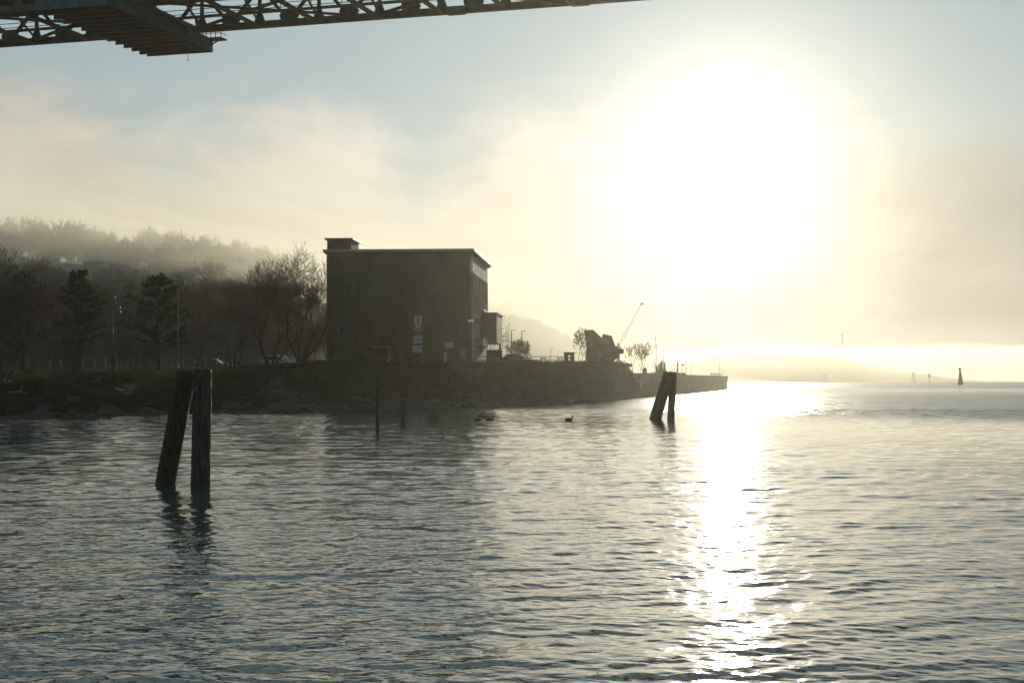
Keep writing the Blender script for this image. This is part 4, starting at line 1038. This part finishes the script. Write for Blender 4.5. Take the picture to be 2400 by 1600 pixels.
for i in range(0, n_p - 2, 3):
    s_ = S0 + S * i
    bb('lateral_brace', BP(s_, .3, CZ + .45), BP(s_ + 3 * S, WB - .3, CZ + .45), .25, .3, M_steel2)
    bb('lateral_brace', BP(s_, WB - .3, CZ + .16), BP(s_ + 3 * S, .3, CZ + .16), .25, .25, M_steel2)
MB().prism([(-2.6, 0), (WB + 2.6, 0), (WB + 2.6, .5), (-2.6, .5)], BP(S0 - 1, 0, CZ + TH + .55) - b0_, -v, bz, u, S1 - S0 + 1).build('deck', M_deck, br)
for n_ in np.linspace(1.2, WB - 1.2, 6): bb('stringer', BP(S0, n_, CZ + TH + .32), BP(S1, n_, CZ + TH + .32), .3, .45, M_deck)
for n_ in (-2.4, WB + 2.4):
    for z in (1.6,): bb('parapet_rail', BP(S0, n_, CZ + TH + z), BP(S1, n_, CZ + TH + z), .08, .08)
for n_, z in ((4.2, 1.0), (4.2, 1.5), (3.0, 2.7)): bb('walkway_rail', BP(S0, n_, CZ + z), BP(S1, n_, CZ + z), .07, .07)
bb('walkway', BP(S0, 4.8, CZ + .46), BP(S1, 4.8, CZ + .46), 1.1, .06)
bb('service_pipe', BP(S0, 7.2, CZ + 1.6), BP(S1, 7.2, CZ + 1.6), .35, .35)
for i in range(n_p * 2): bb('walkway_post', BP(S0 + i * S / 2 + .9, 4.2, CZ + .49), BP(S0 + i * S / 2 + .9, 4.2, CZ + 1.5), .06, .06)
for px in (1070, 1360):
    k = (px - 1200) / F; s_ = (k * O.y - O.x) / (u.x - k * u.y); bb('splice_plate', BP(s_ - 1.0, 0, CZ + .28), BP(s_ + 1.0, 0, CZ + .28), .72, .86)
# maintenance gantry under the bridge
G0 = at(82, 25, 155.8); GU = Vector((-v.x, -v.y, 0)) ; gU = u; gV = Vector((.273, .962, 0)).normalized(); gU = Vector((gV.y, -gV.x, 0))
gw, gl = 8.6, 23.1; GZ = G0.z
gr = empty('maintenance_gantry', (G0.x, G0.y, GZ)); tag(gr, "teal sheeted maintenance gantry with ribbed underside slung beneath the bridge", 'gantry')
def GB(a, b_, z): return gU * a + gV * b_ + bz * z
MB().prism([(0, 0), (gw, 0), (gw, 1.9), (0, 1.9)], GB(0, 0, 0), gU, bz, gV, .08).build('end_fascia', M_teal, gr)
MB().prism([(0, 0), (gw, 0), (gw, 1.5), (0, 1.5)], GB(0, gl - .08, 0), gU, bz, gV, .08).build('end_fascia', M_teal, gr)
for a, nm in ((-.04, 'left'), (gw + .0, 'right')):
    m_ = MB(); q = 0.085
    m_.box(GB(a, gl / 2, .75 if a > 0 else .9), (.05, gl - .17, 1.5 if a > 0 else .9), ax=(gU, gV, bz))
    o = m_.build('side_fascia', M_teal, gr)
    if a > 0:
        for k in range(78): MB().box(GB(a + .055, .15 + k * .295, .75), (.06, .12, 1.5), ax=(gU, gV, bz)).build('corrugation', M_teal, o)
for k in range(13):
    b_ = (k + 1) * gl / 13 - .1
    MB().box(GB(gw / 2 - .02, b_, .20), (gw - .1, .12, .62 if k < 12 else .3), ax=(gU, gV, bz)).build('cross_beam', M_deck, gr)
    MB().box(GB(gw / 2 - .02, b_, -.13 if k < 12 else .02), (gw - .1, .3, .04), ax=(gU, gV, bz)).build('beam_flange', M_steel2, gr)
MB().box(GB(gw / 2, gl / 2, .6), (gw - .1, gl - .2, .05), ax=(gU, gV, bz)).build('floor_plate', M_deck, gr)
for k in range(4):
    MB().bar(GB(gw * (k % 2) * .86 + .5, gl * (.28 if k < 2 else .92) - 0, .6), GB(gw * (k % 2) * .86 + .5, gl * (.28 if k < 2 else .88), 3.4), .3).build('hanger', M_steel, gr)
pf = MB().box(GB(gw + .5, gl - .8, 1.30), (2.7, 1.6, .14), ax=(gU, gV, bz)).build('platform', M_steel, gr)
for a in (-.6, -.1, .5, 1.1, 1.8): MB().bar(GB(gw + a, gl - 1.5, 1.3), GB(gw + a, gl - 1.5, 2.4), .07).build('rail_post', M_steel, pf)
for z in (1.85, 2.4): MB().bar(GB(gw - .6, gl - 1.5, z), GB(gw + 1.8, gl - 1.5, z), .06).bar(GB(gw + 1.8, gl - 1.5, z), GB(gw + 1.8, gl - .1, z), .06).build('rail', M_steel, pf)
MB().bar(GB(gw, gl - 1.0, .5), GB(gw + 1.6, gl - 1.0, 1.23), .12).build('strut', M_steel2, gr)
MB().bar(GB(gw * .62, gl, -.9), GB(gw * .62, gl, .1), .05).bar(GB(gw * .62, gl, -.75), GB(gw * .62 + .3, gl, -.75), .05).build('hook', M_pole, gr)
